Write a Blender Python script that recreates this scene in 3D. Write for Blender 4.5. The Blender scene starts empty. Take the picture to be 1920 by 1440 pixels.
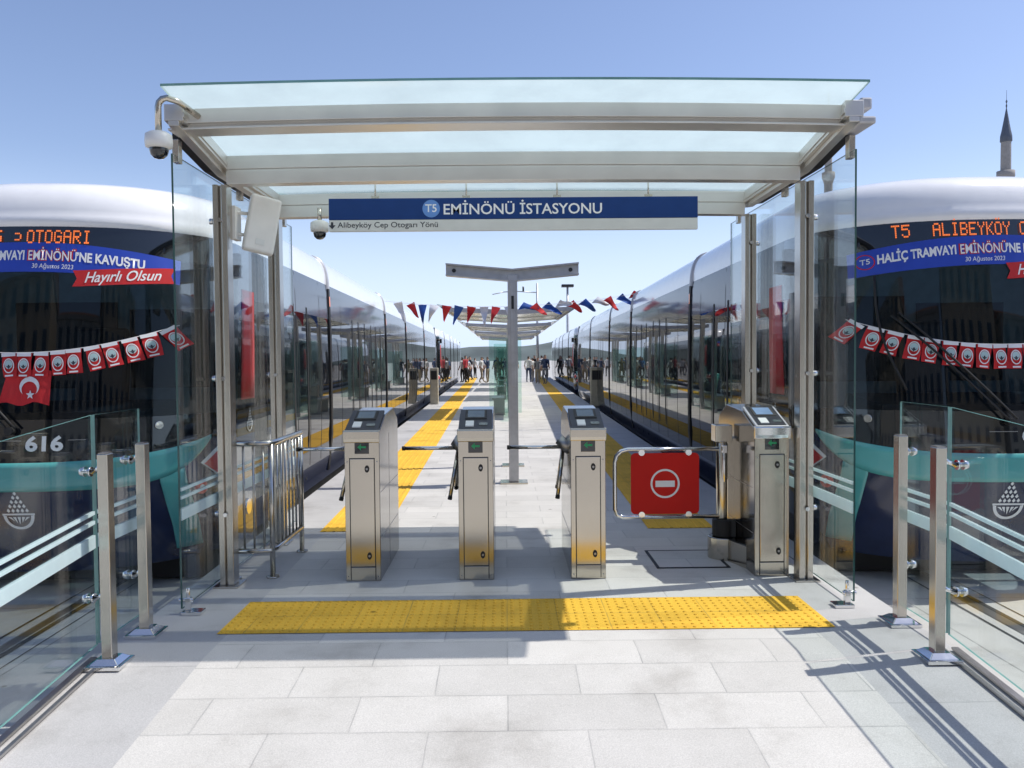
import bpy, bmesh, math, random
from mathutils import Vector, Matrix
random.seed(7)
S = bpy.context.scene
COL = S.collection
R = math.radians

# ------------------------------------------------------------------ camera
def make_camera():
    cam = bpy.data.cameras.new('camera'); co = bpy.data.objects.new('camera', cam); COL.objects.link(co)
    cam.sensor_width = 36; cam.lens = 28.125; cam.clip_start = .05; cam.clip_end = 6000
    p, y, r = R(1.83), R(.46), R(.5)
    fw = Vector((math.sin(y)*math.cos(p), math.cos(y)*math.cos(p), -math.sin(p)))
    r0 = Vector((math.cos(y), -math.sin(y), 0)); u0 = r0.cross(fw)
    rt = r0*math.cos(r) - u0*math.sin(r); up = u0*math.cos(r) + r0*math.sin(r)
    m = Matrix((rt, up, -fw)).transposed().to_4x4(); m.translation = (0, 0, 1.55)
    co.matrix_world = m; S.camera = co
make_camera()
S.render.resolution_x, S.render.resolution_y = 1024, 768

# ------------------------------------------------------------------ world + sun
SUN = Vector((.70, .14, 1.1)).normalized()
W = bpy.data.worlds.new('World'); S.world = W; W.use_nodes = True
nt = W.node_tree; nt.nodes.clear()
sk = nt.nodes.new('ShaderNodeTexSky'); sk.sky_type = 'NISHITA'; sk.sun_disc = False
sk.sun_elevation = math.asin(SUN.z); sk.sun_rotation = math.atan2(SUN.x, SUN.y)
sk.altitude = 0; sk.air_density = 1.0; sk.dust_density = .6; sk.ozone_density = 3.0
bg = nt.nodes.new('ShaderNodeBackground'); bg.inputs[1].default_value = .15
ow = nt.nodes.new('ShaderNodeOutputWorld')
tn = nt.nodes.new('ShaderNodeMixRGB'); tn.blend_type = 'MULTIPLY'; tn.inputs[0].default_value = 1; tn.inputs[2].default_value = (.975, .875, .90, 1)
nt.links.new(sk.outputs[0], tn.inputs[1]); gm = nt.nodes.new('ShaderNodeTexCoord'); sx_n = nt.nodes.new('ShaderNodeSeparateXYZ'); nt.links.new(gm.outputs['Generated'], sx_n.inputs[0])
hz = nt.nodes.new('ShaderNodeMapRange'); hz.inputs[1].default_value = .0; hz.inputs[2].default_value = .24; hz.inputs[3].default_value = .9; hz.inputs[4].default_value = 0
hz.interpolation_type = 'SMOOTHSTEP'; nt.links.new(sx_n.outputs[2], hz.inputs[0])
hm = nt.nodes.new('ShaderNodeMixRGB'); hm.inputs[2].default_value = (4.3, 5.2, 6.9, 1)      # summer haze low over the water
nt.links.new(hz.outputs[0], hm.inputs[0]); nt.links.new(tn.outputs[0], hm.inputs[1]); nt.links.new(hm.outputs[0], bg.inputs[0]); nt.links.new(bg.outputs[0], ow.inputs[0])
sl = bpy.data.lights.new('sun', 'SUN'); sl.energy = 3.9; sl.angle = R(.5); sl.color = (1, .965, .90)
so = bpy.data.objects.new('sun', sl); COL.objects.link(so)
so.rotation_euler = SUN.to_track_quat('Z', 'Y').to_euler(); so.location = (6, 4, 12)
S.view_settings.view_transform = 'Standard'; S.view_settings.look = 'None'
S.view_settings.gamma = 1; S.view_settings.exposure = 0.30

# ------------------------------------------------------------------ materials
def newmat(name):
    m = bpy.data.materials.new(name); m.use_nodes = True
    return m, m.node_tree.nodes, m.node_tree.links, m.node_tree.nodes['Principled BSDF']
def setc(b, k, v):
    if k in b.inputs: b.inputs[k].default_value = v
def ramp(N, stops):
    r = N.new('ShaderNodeValToRGB'); e = r.color_ramp.elements
    while len(e) < len(stops): e.new(.5)
    for q, (p, c) in zip(e, stops): q.position = p; q.color = (*c, 1)
    return r
def tc(N, L, scale, out='Object'):
    t = N.new('ShaderNodeTexCoord'); mp = N.new('ShaderNodeMapping'); mp.inputs['Scale'].default_value = scale
    L.new(t.outputs[out], mp.inputs[0]); return mp
def simple(name, col, rough=.5, metal=0, coat=0, ior=1.5, var=.12, vs=9, bump=0, spec=.5):
    m, N, L, b = newmat(name)
    mp = tc(N, L, (1, 1, 1)); n = N.new('ShaderNodeTexNoise'); n.inputs['Scale'].default_value = vs; n.inputs['Detail'].default_value = 6
    L.new(mp.outputs[0], n.inputs[0])
    lo = tuple(c*(1-var) for c in col); hi = tuple(min(1, c*(1+var)) for c in col)
    r = ramp(N, [(.3, lo), (.7, hi)]); L.new(n.outputs[0], r.inputs[0]); L.new(r.outputs[0], b.inputs['Base Color'])
    setc(b, 'Metallic', metal); setc(b, 'IOR', ior); setc(b, 'Coat Weight', coat); setc(b, 'Coat Roughness', .03); setc(b, 'Specular IOR Level', spec)
    mr = N.new('ShaderNodeMapRange'); mr.inputs[3].default_value = max(0, rough*.8); mr.inputs[4].default_value = min(1, rough*1.25)
    L.new(n.outputs[0], mr.inputs[0]); L.new(mr.outputs[0], b.inputs['Roughness'])
    if bump:
        bp = N.new('ShaderNodeBump'); bp.inputs['Strength'].default_value = bump; bp.inputs['Distance'].default_value = .01
        L.new(n.outputs[0], bp.inputs['Height']); L.new(bp.outputs[0], b.inputs['Normal'])
    return m
def steel(name, col=(.66, .64, .60), rough=.27, axis=(160, 160, 1.5)):
    m, N, L, b = newmat(name)
    mp = tc(N, L, axis); n = N.new('ShaderNodeTexNoise'); n.inputs['Scale'].default_value = 2; n.inputs['Detail'].default_value = 4
    L.new(mp.outputs[0], n.inputs[0])
    mp2 = tc(N, L, (3, 3, 3)); n2 = N.new('ShaderNodeTexNoise'); n2.inputs['Scale'].default_value = 1.6; n2.inputs['Detail'].default_value = 5
    L.new(mp2.outputs[0], n2.inputs[0])
    mx = N.new('ShaderNodeMath'); mx.operation = 'MULTIPLY_ADD'; L.new(n.outputs[0], mx.inputs[0]); mx.inputs[1].default_value = .6
    L.new(n2.outputs[0], mx.inputs[2])
    mp3 = tc(N, L, (1, 1, 1)); n3 = N.new('ShaderNodeTexNoise'); n3.inputs['Scale'].default_value = 11; n3.inputs['Detail'].default_value = 7; n3.inputs['Roughness'].default_value = .7; L.new(mp3.outputs[0], n3.inputs[0])
    sm = N.new('ShaderNodeMapRange'); sm.inputs[1].default_value = .52; sm.inputs[2].default_value = .68; sm.inputs[3].default_value = 0; sm.inputs[4].default_value = .035; L.new(n3.outputs[0], sm.inputs[0])
    mr = N.new('ShaderNodeMapRange'); mr.inputs[1].default_value = .5; mr.inputs[2].default_value = 1.1
    mr.inputs[3].default_value = rough*.88; mr.inputs[4].default_value = rough*1.14
    L.new(mx.outputs[0], mr.inputs[0]); sa = N.new('ShaderNodeMath'); sa.operation = 'ADD'; L.new(mr.outputs[0], sa.inputs[0]); L.new(sm.outputs[0], sa.inputs[1]); L.new(sa.outputs[0], b.inputs['Roughness'])
    r = ramp(N, [(.3, tuple(c*.96 for c in col)), (.7, tuple(min(1, c*1.03) for c in col))]); L.new(n2.outputs[0], r.inputs[0]); L.new(r.outputs[0], b.inputs['Base Color'])
    setc(b, 'Metallic', 1.0)
    return m
def schlick(N, L, f0):
    lw = N.new('ShaderNodeLayerWeight'); lw.inputs[0].default_value = .5
    # facing (blend .5) = 1 - |cos|
    pw = N.new('ShaderNodeMath'); pw.operation = 'POWER'; L.new(lw.outputs['Facing'], pw.inputs[0]); pw.inputs[1].default_value = 5
    ma = N.new('ShaderNodeMath'); ma.operation = 'MULTIPLY_ADD'; L.new(pw.outputs[0], ma.inputs[0]); ma.inputs[1].default_value = 1-f0; ma.inputs[2].default_value = f0
    return ma
def glass(name, tint=(.945, .975, .968), ior=1.5, tr=1.0, rough=0.0):
    m, N, L, b = newmat(name); N.remove(b)
    out = [x for x in N if x.type == 'OUTPUT_MATERIAL'][0]
    t = N.new('ShaderNodeBsdfTransparent'); t.inputs[0].default_value = (*tint, 1)
    g = N.new('ShaderNodeBsdfGlossy'); g.inputs['Roughness'].default_value = rough; g.inputs[0].default_value = (1, 1, 1, 1)
    f = schlick(N, L, ((ior-1)/(ior+1))**2)
    mx = N.new('ShaderNodeMixShader'); L.new(f.outputs[0], mx.inputs[0]); L.new(t.outputs[0], mx.inputs[1]); L.new(g.outputs[0], mx.inputs[2])
    L.new(mx.outputs[0], out.inputs[0]); return m
def frosted(name, col=(.86, .93, .93), tr=.3, clear=0):
    m, N, L, b = newmat(name); N.remove(b)
    out = [x for x in N if x.type == 'OUTPUT_MATERIAL'][0]
    a = N.new('ShaderNodeBsdfTranslucent'); a.inputs[0].default_value = (*col, 1)
    d = N.new('ShaderNodeBsdfDiffuse'); d.inputs[0].default_value = (*col, 1)
    g = N.new('ShaderNodeBsdfGlossy'); g.inputs['Roughness'].default_value = .12
    mp = tc(N, L, (1, 1, 1)); dn = N.new('ShaderNodeTexNoise'); dn.inputs['Scale'].default_value = 2.3; dn.inputs['Detail'].default_value = 8; dn.inputs['Roughness'].default_value = .7; L.new(mp.outputs[0], dn.inputs[0])
    dr = ramp(N, [(.3, tuple(c*.88 for c in col)), (.6, col)]); L.new(dn.outputs[0], dr.inputs[0])
    for q in (a, d): L.new(dr.outputs[0], q.inputs[0])
    m1 = N.new('ShaderNodeMixShader'); m1.inputs[0].default_value = tr; L.new(a.outputs[0], m1.inputs[1]); L.new(d.outputs[0], m1.inputs[2])
    f = schlick(N, L, .035)
    m2 = N.new('ShaderNodeMixShader'); L.new(f.outputs[0], m2.inputs[0]); L.new(m1.outputs[0], m2.inputs[1]); L.new(g.outputs[0], m2.inputs[2])
    if clear:
        t = N.new('ShaderNodeBsdfTransparent'); t.inputs[0].default_value = (.97, 1, .99, 1)
        m3 = N.new('ShaderNodeMixShader'); m3.inputs[0].default_value = clear; L.new(m2.outputs[0], m3.inputs[1]); L.new(t.outputs[0], m3.inputs[2]); m2 = m3
    L.new(m2.outputs[0], out.inputs[0]); return m
def emit(name, col, s):
    m, N, L, b = newmat(name); setc(b, 'Base Color', (*col, 1)); setc(b, 'Emission Color', (*col, 1)); setc(b, 'Emission Strength', s); return m
def paving(name, base, bw=.62, rh=.31, mortar=.0035, joint=(.34, .335, .32), rough=.62, spread=.10, rot=0, off=.5, spec=.5):
    # slabs with worn joints, grime and speckle
    m, N, L, b = newmat(name)
    mp = tc(N, L, (1, 1, 1)); mp.inputs['Rotation'].default_value = (0, 0, rot)
    wob = N.new('ShaderNodeTexNoise'); wob.inputs['Scale'].default_value = 6; L.new(mp.outputs[0], wob.inputs[0])
    va = N.new('ShaderNodeVectorMath'); va.operation = 'MULTIPLY_ADD'; va.inputs[1].default_value = (.006, .006, 0)
    L.new(wob.outputs[1], va.inputs[0]); L.new(mp.outputs[0], va.inputs[2])
    br = N.new('ShaderNodeTexBrick'); br.offset = off; br.inputs['Scale'].default_value = 1
    br.inputs['Brick Width'].default_value = bw; br.inputs['Row Height'].default_value = rh; br.inputs['Mortar Size'].default_value = mortar; br.inputs['Mortar Smooth'].default_value = .4
    br.inputs['Color1'].default_value = (*[c*(1-spread) for c in base], 1); br.inputs['Color2'].default_value = (*[c*(1+spread*.5) for c in base], 1); br.inputs['Mortar'].default_value = (*joint, 1)
    L.new(va.outputs[0], br.inputs[0])
    sp = N.new('ShaderNodeTexNoise'); sp.inputs['Scale'].default_value = 180; sp.inputs['Detail'].default_value = 3; L.new(mp.outputs[0], sp.inputs[0])
    r1 = ramp(N, [(.35, (.84,)*3), (.65, (1.06,)*3)]); L.new(sp.outputs[0], r1.inputs[0])
    bl = N.new('ShaderNodeTexNoise'); bl.inputs['Scale'].default_value = 1.7; bl.inputs['Detail'].default_value = 9; bl.inputs['Roughness'].default_value = .65; L.new(mp.outputs[0], bl.inputs[0])
    r2 = ramp(N, [(.30, (.76, .75, .735)), (.46, (.97, .97, .965)), (.62, (1.04, 1.04, 1.04))]); L.new(bl.outputs[0], r2.inputs[0])
    # scattered small stains
    vo = N.new('ShaderNodeTexVoronoi'); vo.inputs['Scale'].default_value = 1.9; L.new(va.outputs[0], vo.inputs[0])
    r3 = ramp(N, [(.018, (.40, .38, .35)), (.045, (1, 1, 1))]); L.new(vo.outputs['Distance'], r3.inputs[0])
    # worn joints: the mortar line fades in and out along its length
    jn = N.new('ShaderNodeTexNoise'); jn.inputs['Scale'].default_value = 5.5; jn.inputs['Detail'].default_value = 4; L.new(mp.outputs[0], jn.inputs[0])
    jr = N.new('ShaderNodeMapRange'); jr.inputs[1].default_value = .35; jr.inputs[2].default_value = .65; jr.inputs[3].default_value = .15; jr.inputs[4].default_value = 1.0; L.new(jn.outputs[0], jr.inputs[0])
    jm = N.new('ShaderNodeMath'); jm.operation = 'MULTIPLY'; L.new(br.outputs['Fac'], jm.inputs[0]); L.new(jr.outputs[0], jm.inputs[1])
    nb = N.new('ShaderNodeTexBrick'); nb.offset = off; nb.inputs['Scale'].default_value = 1
    for k_ in ('Brick Width', 'Row Height'): nb.inputs[k_].default_value = br.inputs[k_].default_value
    nb.inputs['Mortar Size'].default_value = 0; nb.inputs['Color1'].default_value = br.inputs['Color1'].default_value; nb.inputs['Color2'].default_value = br.inputs['Color2'].default_value
    L.new(va.outputs[0], nb.inputs[0])
    # grime gathers beside the joints
    gb = N.new('ShaderNodeTexBrick'); gb.offset = off; gb.inputs['Scale'].default_value = 1
    for k_ in ('Brick Width', 'Row Height'): gb.inputs[k_].default_value = br.inputs[k_].default_value
    gb.inputs['Mortar Size'].default_value = mortar*5; gb.inputs['Mortar Smooth'].default_value = 1; L.new(va.outputs[0], gb.inputs[0])
    gn = N.new('ShaderNodeMath'); gn.operation = 'MULTIPLY'; L.new(gb.outputs['Fac'], gn.inputs[0]); gn.inputs[1].default_value = .12
    g1 = N.new('ShaderNodeMixRGB'); g1.inputs[2].default_value = (*[c*.55 for c in base], 1); L.new(gn.outputs[0], g1.inputs[0]); L.new(nb.outputs[0], g1.inputs[1])
    jx = N.new('ShaderNodeMixRGB'); jx.inputs[2].default_value = (*joint, 1); L.new(jm.outputs[0], jx.inputs[0]); L.new(g1.outputs[0], jx.inputs[1])
    cur = jx.outputs[0]
    for rr in (r1, r2, r3):
        mx = N.new('ShaderNodeMixRGB'); mx.blend_type = 'MULTIPLY'; mx.inputs[0].default_value = 1
        L.new(cur, mx.inputs[1]); L.new(rr.outputs[0], mx.inputs[2]); cur = mx.outputs[0]
    L.new(cur, b.inputs['Base Color']); setc(b, 'Roughness', rough); setc(b, 'Specular IOR Level', spec)
    bp = N.new('ShaderNodeBump'); bp.inputs['Strength'].default_value = .35; bp.inputs['Distance'].default_value = .004; bp.invert = True
    L.new(br.outputs['Fac'], bp.inputs['Height']); L.new(bp.outputs[0], b.inputs['Normal'])
    return m

M = {}
M['steel'] = steel('brushed_steel', (.575, .53, .45), .165)
M['steeldim'] = steel('darkened_side_steel', (.28, .262, .24), .12)  # front steel again, its colour darkened to stand for dim side reflections
M['steelp'] = steel('post_steel', (.57, .54, .49), .22)
M['steelh'] = steel('brushed_steel_beam', (.74, .72, .68), .4, (1.5, 160, 160))
M['chrome'] = steel('polished_steel', (.78, .78, .78), .09, (3, 3, 3))
M['steeld'] = steel('dull_steel', (.42, .41, .40), .36)
M['alu'] = simple('painted_aluminium', (.50, .50, .51), .35, .25)
M['glass'] = glass('clear_glass')
M['glassg'] = glass('green_glass', (.80, .90, .87))
M['gedge'] = simple('glass_edge', (.035, .10, .09), .12, spec=.8)
M['gedge2'] = simple('glass_edge_pale', (.16, .34, .31), .12, spec=.8)
M['frost'] = frosted('frosted_glass', (.68, .76, .735), .10, .45)
M['cream'] = frosted('cream_ceiling_glass', (.88, .86, .76), .06, 0)
M['stripe'] = frosted('frosted_stripe', (.74, .86, .87), .55)
M['pave'] = paving('light_granite_paving', (.57, .55, .515), .69, .31)
M['band'] = paving('grey_granite_band', (.47, .46, .45), .9, 1.5, .0025, (.27, .27, .27), .55, .05, R(90))
M['conc'] = paving('track_concrete', (.47, .455, .43), 3, 3, .008, (.2, .2, .19), .8, .05)
M['kerb'] = simple('granite_kerb', (.40, .40, .40), .6, var=.15, vs=60)
M['tactile'] = paving('yellow_tactile', (.80, .47, .055), .3, .3, .003, (.42, .28, .07), .75, .06, 0, 0, .15)
M['dark'] = simple('dark_plastic', (.018, .019, .022), .35)
M['rubber'] = simple('black_rubber', (.012, .012, .012), .6)
M['white'] = simple('white_paint', (.80, .80, .79), .3, var=.04)
M['whitep'] = simple('white_plastic', (.74, .73, .69), .4, var=.05)
M['sign_blue'] = simple('sign_blue', (.010, .045, .185), .4, var=.05, spec=.25)
M['sign_white'] = simple('sign_white', (.68, .69, .66), .35, var=.04)
M['badge_blue'] = simple('badge_blue', (.12, .27, .62), .35, var=.05)
M['letter'] = simple('white_lettering', (.85, .85, .85), .4, var=.02)
M['ink'] = simple('dark_lettering', (.03, .035, .05), .4, var=.02)
M['red'] = simple('red_panel', (.62, .014, .010), .45, var=.05, vs=4, spec=.2)
M['flagred'] = simple('red_cloth', (.55, .018, .022), .75, var=.12)
M['flagblue'] = simple('blue_cloth', (.02, .09, .36), .75, var=.12)
M['flagwhite'] = simple('white_cloth', (.74, .74, .76), .75, var=.05)
M['flagpale'] = simple('pale_print', (.42, .55, .56), .7, var=.1)
M['bannerblue'] = simple('blue_vinyl', (.018, .06, .44), .45, var=.05)
M['trwhite'] = simple('tram_white_paint', (.86, .86, .86), .16, coat=.6, var=.02)
M['cyan'] = simple('tram_turquoise_paint', (.10, .42, .40), .2, coat=.6, var=.04)
M['navy'] = simple('tram_navy_paint', (.010, .019, .062), .18, coat=.7, var=.1)
M['black'] = simple('tram_black_gloss', (.006, .008, .011), .05, coat=1.0, var=.1)
M['sideglass'] = simple('tram_side_glass', (.008, .010, .013), .015, ior=1.5, var=.1, vs=3, spec=.5)
M['sidegrey'] = simple('tram_grey_panel', (.075, .09, .12), .10, ior=1.38, var=.05)
M['shield'] = glass('windscreen_glass', (.27, .36, .42), 1.40)
M['cab'] = simple('cab_lining', (.42, .50, .50), .6)
M['cabdark'] = simple('cab_dark', (.03, .04, .05), .4)
M['led'] = emit('amber_led', (.95, .20, .04), .62)
M['green'] = emit('green_led', (.01, .16, .06), .35)
M['lcd'] = simple('lcd_screen', (.10, .125, .12), .12, coat=.5)
M['lcdb'] = simple('lcd_screen_blue', (.20, .30, .45), .12, coat=.5)
M['lampred'] = simple('red_lens', (.65, .03, .015), .1, coat=1)
M['orange'] = simple('orange_lens', (.85, .18, .02), .2)
M['stone'] = simple('minaret_stone', (.30, .28, .26), .85, vs=2)
M['lead'] = simple('lead_cap', (.085, .10, .13), .6, vs=2)
M['hill'] = simple('far_hill', (.10, .125, .12), .95, vs=.03, var=.4)
M['skin'] = simple('skin', (.45, .27, .19), .6)
M['hair'] = simple('hair', (.02, .015, .012), .6)
for k, c in dict(c_white=(.65, .65, .64), c_black=(.02, .02, .022), c_navy=(.03, .05, .11), c_red=(.42, .04, .05), c_grey=(.2, .2, .21), c_blue=(.09, .2, .42), c_khaki=(.30, .25, .17)).items():
    M[k] = simple('cloth_'+k[2:], c, .85)

# ------------------------------------------------------------------ mesh helper
class MB:
    def __init__(s): s.v = []; s.f = []; s.mi = []; s.sm = []
    def add(s, vs, fs, mi=0, smooth=False):
        o = len(s.v); s.v += [tuple(p) for p in vs]
        for f in fs: s.f.append(tuple(i+o for i in f)); s.mi.append(mi); s.sm.append(smooth)
    def box(s, x0, x1, y0, y1, z0, z1, mi=0, nx=1, fn=None):
        vs = []; fs = []
        for i in range(nx+1):
            x = x0+(x1-x0)*i/nx
            vs += [(x, y0, z0), (x, y1, z0), (x, y1, z1), (x, y0, z1)]
        for i in range(nx):
            a = 4*i; b = a+4
            fs += [(a, a+1, b+1, b), (a+1, a+2, b+2, b+1), (a+2, a+3, b+3, b+2), (a+3, a, b, b+3)]
        fs = [f[::-1] for f in fs]
        e = 4*nx; fs += [(0, 3, 2, 1)[::-1], (e, e+1, e+2, e+3)[::-1]]
        fs[-2] = (0, 3, 2, 1); fs[-1] = (e, e+1, e+2, e+3)
        fs = [f[::-1] if i < 4*nx else f for i, f in enumerate(fs)]
        if fn: vs = [fn(*p) for p in vs]
        s.add(vs, fs, mi); return s
    def hexa(s, a, b, mi=0):           # two quads a (bottom) and b (top)
        s.add(list(a)+list(b), [(3, 2, 1, 0), (4, 5, 6, 7), (0, 1, 5, 4), (1, 2, 6, 5), (2, 3, 7, 6), (3, 0, 4, 7)], mi); return s
    def tube(s, pts, r, n=12, mi=0, cap=True, rs=None):
        pts = [Vector(p) for p in pts]; rings = []; ref = None
        for i, p in enumerate(pts):
            d = (pts[min(i+1, len(pts)-1)] - pts[max(i-1, 0)]).normalized()
            if ref is None: ref = Vector((0, 0, 1)) if abs(d.z) < .9 else Vector((1, 0, 0))
            a = ref - d*ref.dot(d)
            if a.length < 1e-4: a = Vector((1, 0, 0)) - d*d.x
            a.normalize(); b = d.cross(a); ref = a
            rr = rs[i] if rs else r
            rings.append([p + a*math.cos(2*math.pi*k/n)*rr + b*math.sin(2*math.pi*k/n)*rr for k in range(n)])
        vs = [q for g in rings for q in g]; fs = []
        for i in range(len(pts)-1):
            for k in range(n):
                k2 = (k+1) % n; fs.append((i*n+k, i*n+k2, (i+1)*n+k2, (i+1)*n+k))
        s.add(vs, fs, mi, True)
        if cap:
            s.add(rings[0], [tuple(range(n))[::-1]], mi); s.add(rings[-1], [tuple(range(n))], mi)
        return s
    def prism(s, poly, ax, t0, t1, mi=0, smooth=False):
        # poly: 2D list; ax: extrusion axis
        def P(a, b, t): return {'x': (t, a, b), 'y': (a, t, b), 'z': (a, b, t)}[ax]
        n = len(poly); vs = [P(a, b, t0) for a, b in poly]+[P(a, b, t1) for a, b in poly]
        s.add(vs, [tuple(range(n)), tuple(range(2*n-1, n-1, -1))], mi)
        s.add(vs, [(i, i+n, (i+1) % n+n, (i+1) % n) for i in range(n)], mi, smooth); return s
    def grid(s, rows, mi=0, smooth=True, flip=False):
        n = len(rows[0]); vs = [p for r in rows for p in r]; fs = []
        for i in range(len(rows)-1):
            for k in range(n-1):
                f = (i*n+k, i*n+k+1, (i+1)*n+k+1, (i+1)*n+k); fs.append(f[::-1] if flip else f)
        s.add(vs, fs, mi, smooth); return s
    def lathe(s, prof, c, n=24, mi=0, smooth=True):
        rows = [[(c[0]+r*math.cos(2*math.pi*k/n), c[1]+r*math.sin(2*math.pi*k/n), c[2]+z) for k in range(n+1)] for r, z in prof]
        return s.grid(rows, mi, smooth)
    def build(s, name, mats, parent=None, bevel=0, seg=2, recalc=True):
        me = bpy.data.meshes.new(name); me.from_pydata(s.v, [], s.f)
        for m in (mats if isinstance(mats, (list, tuple)) else [mats]): me.materials.append(m)
        for p, mi, sm in zip(me.polygons, s.mi, s.sm): p.material_index = mi; p.use_smooth = sm
        bm = bmesh.new(); bm.from_mesh(me); bmesh.ops.remove_doubles(bm, verts=bm.verts, dist=1e-5)
        if recalc: bmesh.ops.recalc_face_normals(bm, faces=bm.faces)
        bm.to_mesh(me); bm.free()
        o = bpy.data.objects.new(name, me); COL.objects.link(o)
        if parent: o.parent = parent
        if bevel:
            b = o.modifiers.new('bevel', 'BEVEL'); b.width = bevel; b.segments = seg; b.limit_method = 'ANGLE'; b.angle_limit = R(40)
            b.harden_normals = False
        return o
def tag(o, label=None, cat=None, group=None, kind=None):
    if label: o['label'] = label
    if cat: o['category'] = cat
    if group: o['group'] = group
    if kind: o['kind'] = kind
    return o
def empty(name, loc, label, cat, group=None, rz=0):
    o = bpy.data.objects.new(name, None); COL.objects.link(o); o.location = loc; o.rotation_euler.z = rz; o.empty_display_size = .1
    return tag(o, label, cat, group)
def struct(name, mb, mat): return tag(mb.build(name, mat), kind='structure')
def copy_tree(o, parent=None, skip=()):
    c = o.copy(); COL.objects.link(c)
    if parent: c.parent = parent
    for ch in list(o.children):
        if ch.name.split('.')[0] in skip: continue
        copy_tree(ch, c, skip)
    return c
def text_mesh(txt, size, bold=0.0, shear=0.0, align='CENTER', space=1.0, depth=0):
    cu = bpy.data.curves.new('lettering', 'FONT'); cu.body = txt; cu.size = size; cu.align_x = align; cu.align_y = 'CENTER'
    cu.offset = bold*size; cu.shear = shear; cu.space_character = space; cu.extrude = depth; cu.resolution_u = 3
    o = bpy.data.objects.new('lettering', cu); COL.objects.link(o)
    dg = bpy.context.evaluated_depsgraph_get(); dg.update()
    me = bpy.data.meshes.new_from_object(o.evaluated_get(dg))
    bpy.data.objects.remove(o); bpy.data.curves.remove(cu)
    me.materials.clear()
    return me
def text_obj(name, txt, size, mat, fn, parent, bold=0, shear=0, fit=None, align='CENTER', space=1.0):
    me = text_mesh(txt, size, bold, shear, align, space)
    xs = [v.co.x for v in me.vertices]; w = max(xs)-min(xs); cx = (max(xs)+min(xs))/2
    k = fit/w if fit else 1
    for v in me.vertices: v.co = fn((v.co.x-(cx if fit else 0))*k, v.co.y)
    me.materials.append(mat); me.name = name
    o = bpy.data.objects.new(name, me); COL.objects.link(o)
    if parent: o.parent = parent
    return o
def disc(c, r, n=24): return [(c[0]+r*math.cos(2*math.pi*k/n), c[1]+r*math.sin(2*math.pi*k/n)) for k in range(n)]
def arcpts(c, r, a0, a1, n): return [(c[0]+r*math.cos(R(a0+(a1-a0)*i/n)), c[1]+r*math.sin(R(a0+(a1-a0)*i/n))) for i in range(n+1)]
def lerp(a, b, t): return a+(b-a)*t

# ------------------------------------------------------------------ setting
def eL(y): return -2.17 - .021*(max(y, 5)-5)       # platform edges drift apart with distance
def eR(y): return 2.36 + .021*(max(y, 5)-5)
RY, RS = 4.15, .08                                   # ramp starts here and falls towards the street
def rz(y): return 0 if y > RY else -(RY-y)*RS
YE = 66.0; GZ = -.30
g = MB(); g.add([(-900, -300, GZ), (900, -300, GZ), (900, 3000, GZ), (-900, 3000, GZ)], [(0, 1, 2, 3)]); struct('ground', g, M['conc'])
INL, INR = .58, .62                                  # outer granite bands
p = MB()
ys = [RY, 5, YE]
p.add([(eL(y)+INL if k == 0 else eR(y)-INR, y, 0) for y in ys for k in (0, 1)], [(0, 1, 3, 2), (2, 3, 5, 4)])
y0 = RY+GZ/RS
p.add([(eL(5)+INL, y0, GZ+.004), (eR(5)-INR, y0, GZ+.004), (eR(5)-INR, RY, 0), (eL(5)+INL, RY, 0)], [(0, 1, 2, 3)])
struct('platform_paving', p, M['pave'])
p = MB()
for e, i in ((eL, INL), (eR, -INR)):
    p.add([(e(y)+(0 if k == 0 else i), y, 0) for y in ys for k in (0, 1)], [(0, 1, 3, 2), (2, 3, 5, 4)])
    p.add([(e(5), y0, GZ+.004), (e(5)+i, y0, GZ+.004), (e(5)+i, RY, 0), (e(5), RY, 0)], [(0, 1, 2, 3)])
struct('platform_edge_paving', p, M['band'])
p = MB()
for e in (eL, eR):
    p.add([(e(RY), RY, GZ-.05), (e(RY), RY, 0), (e(5), 5, 0), (e(5), 5, GZ-.05), (e(YE), YE, 0), (e(YE), YE, GZ-.05), (e(5), y0, GZ-.05)], [(0, 1, 2, 3), (3, 2, 4, 5), (6, 1, 0)])
p.add([(eL(YE), YE, GZ-.05), (eR(YE), YE, GZ-.05), (eR(YE), YE, 0), (eL(YE), YE, 0)], [(0, 1, 2, 3)])
struct('platform_wall', p, M['kerb'])
# kerb channel along the ramp and slim joints of the edge band
p = MB()
for e, s_ in ((eL, 1), (eR, -1)):
    x = e(5)
    for a, b in ((.0, .035), (.075, .095)):
        xa, xb = x+s_*a, x+s_*b
        p.hexa([(xa, y0, GZ+.01), (xb, y0, GZ+.01), (xb, RY-.02, .006), (xa, RY-.02, .006)], [(xa, y0, GZ+.022), (xb, y0, GZ+.022), (xb, RY-.02, .018), (xa, RY-.02, .018)])
struct('ramp_channel', p, M['steeld'])
# embedded rails
p = MB()
for c0, sg in ((-3.67, -1), (3.83, 1)):
    for o in (-.7175, .7175):
        for a, b, z, in ((-.035, .035, .006),):
            p.add([(c0+o+a, -12, GZ+z), (c0+o+b, -12, GZ+z), (c0+o+b+sg*.022*66, 66, GZ+z), (c0+o+a+sg*.022*66, 66, GZ+z)], [(0, 1, 2, 3)])
        for a, b in ((.05, .095), (-.14, -.12), (.19, .2)):
            p.add([(c0+o+a, -12, GZ+.004), (c0+o+b, -12, GZ+.004), (c0+o+b+sg*.022*66, 66, GZ+.004), (c0+o+a+sg*.022*66, 66, GZ+.004)], [(0, 1, 2, 3)], 1)
struct('tram_rails', p, [M['steeld'], M['rubber']])
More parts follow.
